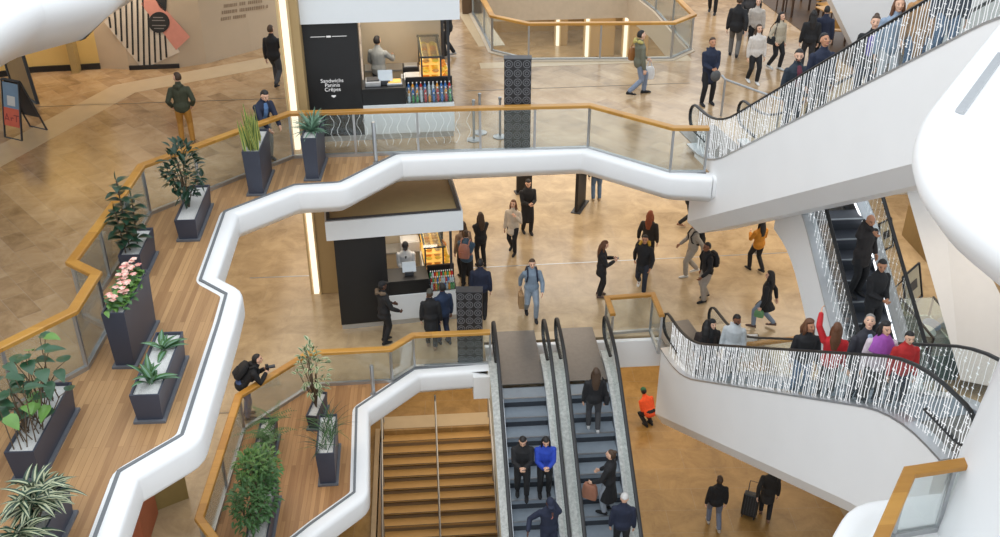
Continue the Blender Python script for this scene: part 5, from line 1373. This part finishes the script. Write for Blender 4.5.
person('person in jeans at the far back, upper body hidden by the white slab edge', GP(596, 200, L1), 0, 1.72, top=DGREY, leg=JEAN, shoe=(.35, .25, .15), hair='brown')
Pq = person('middle kiosk worker in white shirt and black apron with cap', k1['P'](1.75, .95, .15), 180, 1.72, sk='brown', top=(.60, .60, .60), apron=BLACK, cap=BLACK, leg=BLACK, hair='black', arms=('belly', 'belly'), look=(30, 0), wide=1.08)
Pq = person('person in black with a fur-edged hood ordering at the middle kiosk', GP(386, 342, L1), 60, 1.72, top=BLACK, leg=BLACK, hair='black', hood=(.16, .11, .07), cap=BLACK, arms=('belly', 'fwd'), walk=.15, hem=.78, sk='dark')
person('person in a black coat at the white counter, the left of the waiting pair', GP(432, 347, L1), 5, 1.64, top=BLACK, leg=BLACK, hat=(.07, .07, .06), walk=.35, hem=.6, shoe=(.25, .15, .08))
person('person in a navy jacket at the white counter, the right of the waiting pair', GP(444, 343, L1), -25, 1.70, sk='brown', top=(.015, .03, .07), leg=NAVY, hair='black', walk=.2, arms=('push', 'down'))
Pq = person('person in blue top with brown hair, pink-brown backpack on', GP(467, 286, L1), 20, 1.68, top=(.05, .10, .16), leg=BLACK, style='bun', hair='brown', arms=('fold', 'fold'))
backpack(Pq, 'large pink-brown backpack by the kiosk end', (.34, .15, .11))
person('person with light brown hair behind the one with the pink-brown backpack', GP(464, 276, L1), -30, 1.66, top=(.25, .18, .13), leg=BLACK, style='long', hair='brown')
person('person in navy behind the ringed totem, seen from behind', GP(481, 318, L1), 10, 1.72, top=NAVY, leg=BLACK, hair='black', wide=1.15)
Pq = person('photographer in black leaning over the lower oak handrail', GP(249, 417, L1), 75, 1.74, top=BLACK, leg=(.05, .09, .22), hair='black', arms=((.09, .26, 1.44), (.07, .26, 1.45)), lean=42, look=(-25, 0), hood=True)
h = (Pq.w(Pq.hand[0])+Pq.w(Pq.hand[1]))/2; Rc = Matrix.Rotation(-Pq.face, 3, 'Z')
ct = thing('camera_body', 'black camera held up by the photographer at the lower handrail', 'camera', h, -Pq.face)
mb = MB(); mb.box(h+Vector((0, 0, .03)), (.14, .07, .1), -Pq.face, bev=.012); mb.box(h+Vector((0, 0, .09)), (.06, .06, .03), -Pq.face, bev=.01); mb.build('body', M_black, ct)
mb = MB(); mb.smooth = True; mb.tube([h+Vector((0, 0, .03))+Rc @ Vector((0, .03, 0)), h+Vector((0, 0, .03))+Rc @ Vector((0, .17, 0))], [.036, .042], 16); mb.build('lens', M_dark, ct)
backpack(Pq, 'dark backpack of the photographer at the lower handrail', BLACK)
# ---- riders of the pale escalator on the right
person('person in a pale grey hoodie stepping on the pale escalator', on_esc(EC, 735, 320, by_head=1.74, x=-.25), 200, 1.74, sk='brown', top=(.55, .58, .6), leg=DGREY, hair='black', look=(15, -40), hood=True, beard=True)
person('person in black with a black headscarf on the pale escalator', on_esc(EC, 714, 333, by_head=1.64, x=.1), 165, 1.64, top=BLACK, leg=BLACK, style='headscarf')
person('hunched dark figure first at the foot of the pale escalator', on_esc(EC, 700, 328, by_head=1.6, x=.22), 20, 1.6, top=(.03, .02, .018), leg=BLACK, style='long', hair='black', look=(25, 0))
person('person with curly brown hair in a black jacket on the pale escalator', rider(EC, 810, 332, 1.66), 190, 1.66, sk='tan', top=BLACK, leg=JEAN, style='curly', hair='auburn', look=(0, -30))
person('person in a red jacket raising one arm on the pale escalator', rider(EC, 838, 336, 1.6), 20, 1.6, top=(.5, .015, .02), leg=BLACK, style='long', hair='auburn', arms=('up', 'down'))
person('person in a dark jacket and light blue shirt looking up, pale escalator', rider(EC, 870, 330, 1.74), 170, 1.74, top=(.03, .03, .04), shirt=(.4, .5, .66), leg=NAVY, hair='grey', look=(-30, 35), wide=1.15)
person('person with black hair and a purple shawl on the pale escalator', rider(EC, 886, 342, 1.64), 190, 1.64, top=(.65, .55, .6), leg=BLACK, style='long', hair='black', scarf=(.36, .09, .42), look=(5, -20), wide=1.1)
person('person in a red jacket low at the right end of the pale escalator', rider(EC, 914, 353, 1.45), 185, 1.45, top=(.45, .02, .02), leg=NAVY, hair='black', look=(10, 0))
# ---- riders of the dark escalator
person('bald person in a dark coat, chin in hand, higher on the dark escalator', on_esc(ED, 853, 208, by_head=1.78, x=-.05), 160, 1.78, sk='tan', style='bald', top=(.022, .018, .018), leg=BLACK, arms=('pocket', 'chin'), hem=.7, look=(12, 15), wide=1.12)
person('person in a black suit with clasped hands, lower of the two on the dark escalator', on_esc(ED, 868, 262, by_head=1.76, x=-.05), 165, 1.76, sk='tan', top=BLACK, leg=BLACK, hair='black', arms=('belly', 'belly'), look=(15, 30), hem=.78)
# ---- riders of the pair of escalators
Pq = person('person in black looking at a phone on the left of the paired escalators', on_esc(EA1, 526, 497, x=-.24), 185, 1.70, top=BLACK, leg=BLACK, hair='black', arms=('read', 'read'), look=(30, 0), hood=True, walk=.25)
phone(Pq, 'phone of the rider in black on the left escalator')
Pq = person('person in a bright blue jacket on the left of the paired escalators', on_esc(EA1, 555, 495, x=.24), 182, 1.64, top=(.02, .06, .42), leg=BLACK, style='long', hair='black', arms=('read', 'read'), look=(28, 0))
phone(Pq, 'phone of the rider in the bright blue jacket')
person('person in a navy jacket holding the handrail, lowest on the left escalator', on_esc(EA1, 553, 497, by_head=1.76, x=.2), 178, 1.76, sk='dark', top=NAVY, leg=NAVY, hair='black', cap=NAVY, arms=('chin', 'handrail'), look=(25, 0), wide=1.1)
Pq = person('person in black with a shoulder strap near the top of the right escalator', on_esc(EA2, 595, 431, x=-.02), 5, 1.68, top=BLACK, leg=DGREY, style='long', hair='brown', walk=.3, shoe=(.5, .5, .5))
shoulder_bag(Pq, 'black shoulder bag of the topmost rider on the right escalator', BLACK, 1)
Pq = person('person in a long black coat holding a tan bag on the right escalator', on_esc(EA2, 614, 519, x=.08), 300, 1.70, top=BLACK, leg=(.3, .33, .38), hair='brown', style='bun', hem=.42, arms=('fwd', 'fwd'), walk=.2, flare=.03)
bag_at(Pq, 0, 'tan bag held out by the rider in the long black coat', (.35, .15, .09), (.34, .14, .4), handle=.05)
person('person in a white hat and navy jacket at the bottom of the right escalator', on_esc(EA2, 629, 500, by_head=1.7, x=.24), 10, 1.7, top=NAVY, leg=BLACK, hat=(.6, .58, .56), style='bald', wide=1.1)
# ---- ground floor
person('worker in an orange high visibility jacket and green hat on the ground floor', GP(648, 425, L0), -25, 1.6, top=(.8, .09, .02), leg=BLACK, hat=(.03, .12, .06), hair='black', wide=1.2, lean=38, drop=.4, sk='dark', arms=('belly', 'belly'))
person('person in a black jacket and jeans walking away on the ground floor', GP(713, 527, L0), 5, 1.72, top=BLACK, leg=(.16, .18, .24), hair='brown', walk=.6, arms=('down', 'down'), shoe=(.45, .4, .35), hood=True)
Pq = person('person in a black coat pulling a suitcase on the ground floor', GP(764, 517, L0), 20, 1.72, top=(.02, .017, .015), leg=BLACK, hem=.66, hair='brown', walk=.55, arms=('back', 'down'), shoe=(.2, .1, .06))
hq = Pq.w(Pq.hand[0]); sc_ = at(748, 517, L0); t = thing('suitcase', 'black wheeled suitcase beside the person in the black coat on the ground floor', 'suitcase', sc_, -.5)
R = Matrix.Rotation(-.5, 3, 'Z') @ Matrix.Rotation(math.radians(-14), 3, 'X'); W = lambda x, y, z: sc_+R @ Vector((x, y, z))
mb = MB(); mb.box(W(0, 0, .38), (.4, .24, .62), rot=R, bev=.04); mb.build('shell', cloth((.012, .012, .012), .4), t)
mb = MB(); 
for k in range(-2, 3): mb.box(W(.065*k, -.122, .38), (.02, .012, .52), rot=R)
mb.build('rib', M_dark, t)
mb = MB(); mb.smooth = True; mb.tube([W(-.12, .08, .68), W(-.12, .08, .98), W(.12, .08, .98), W(.12, .08, .68)], .012, 6); mb.build('handle', M_dark, t)
for sx in (-.15, .15):
    for sy in (-.08, .08):
        mb = MB(); mb.smooth = True; mb.tube([W(sx-.015, sy, .035), W(sx+.015, sy, .035)], .032, 10); mb.build('wheel', M_rubber, t)
run_jobs()
# ================================================================ light: skylight above, warm lamps under the floors
w = bpy.data.worlds.new('world'); sc.world = w; w.use_nodes = True
bg = w.node_tree.nodes['Background']; bg.inputs['Color'].default_value = (.86, .93, 1, 1); bg.inputs['Strength'].default_value = 1.15
def area(name, loc, size, power, col, rot=(0, 0, 0)):
    l = bpy.data.lights.new(name, 'AREA'); l.shape = 'RECTANGLE'; l.size, l.size_y = size; l.energy = power; l.color = col
    o = bpy.data.objects.new(name, l); COL.objects.link(o); o.location = loc; o.rotation_euler = rot; return o
WARM = (1, .87, .71); AMB = (1, .84, .62)
area('skylight', (-4, 6, 30), (30, 34), 4200, (.95, .98, 1))
# lamp rows in the ceiling under the upper floor
area('ceiling_lamps_middle', (2, 28, L2-.9), (14, 8), 600, WARM)
area('ceiling_lamps_middle_far', (4, 39, L2-.95), (22, 9), 1100, WARM)
area('ceiling_lamps_middle_left', (-6, 20, L2-.9), (5, 10), 250, WARM)
area('ceiling_lamps_middle_right', (12, 24.5, L2-.9), (6, 6), 330, WARM)
area('floor_fill_right', (11.3, 16.5, L2-.6), (2, 3), 50, WARM)  # unseen fill light added to brighten the right-hand floor, not a ceiling row
for k_, nm_ in ((k2, 'upper'), (k1, 'middle')):
    p_ = k_['P'](1.9, 1.4, 2.5); area('kiosk_lamps_'+nm_, p_, (1.4, 1.6), 28, WARM)
area('wall_washers', (-9, 27, L2+3.6), (5, 1), 130, WARM, (math.radians(40), 0, 0))
area('ceiling_lamps_lower', (5, 24, L1-.9), (14, 8), 500, AMB)
area('ceiling_lamps_lower_stairs', (0, 22, L1-.9), (4, 4), 160, AMB)
area('ceiling_lamps_upper_back', (4, 34, L2+4.5), (26, 8), 900, WARM)
area('ceiling_lamps_upper_left', (-9, 28, L2+4.5), (6, 6), 300, WARM)
sc.view_settings.view_transform = 'Standard'; sc.view_settings.look = 'None'
sc.view_settings.exposure = 0; sc.view_settings.gamma = 1; sc.view_settings.use_curve_mapping = False
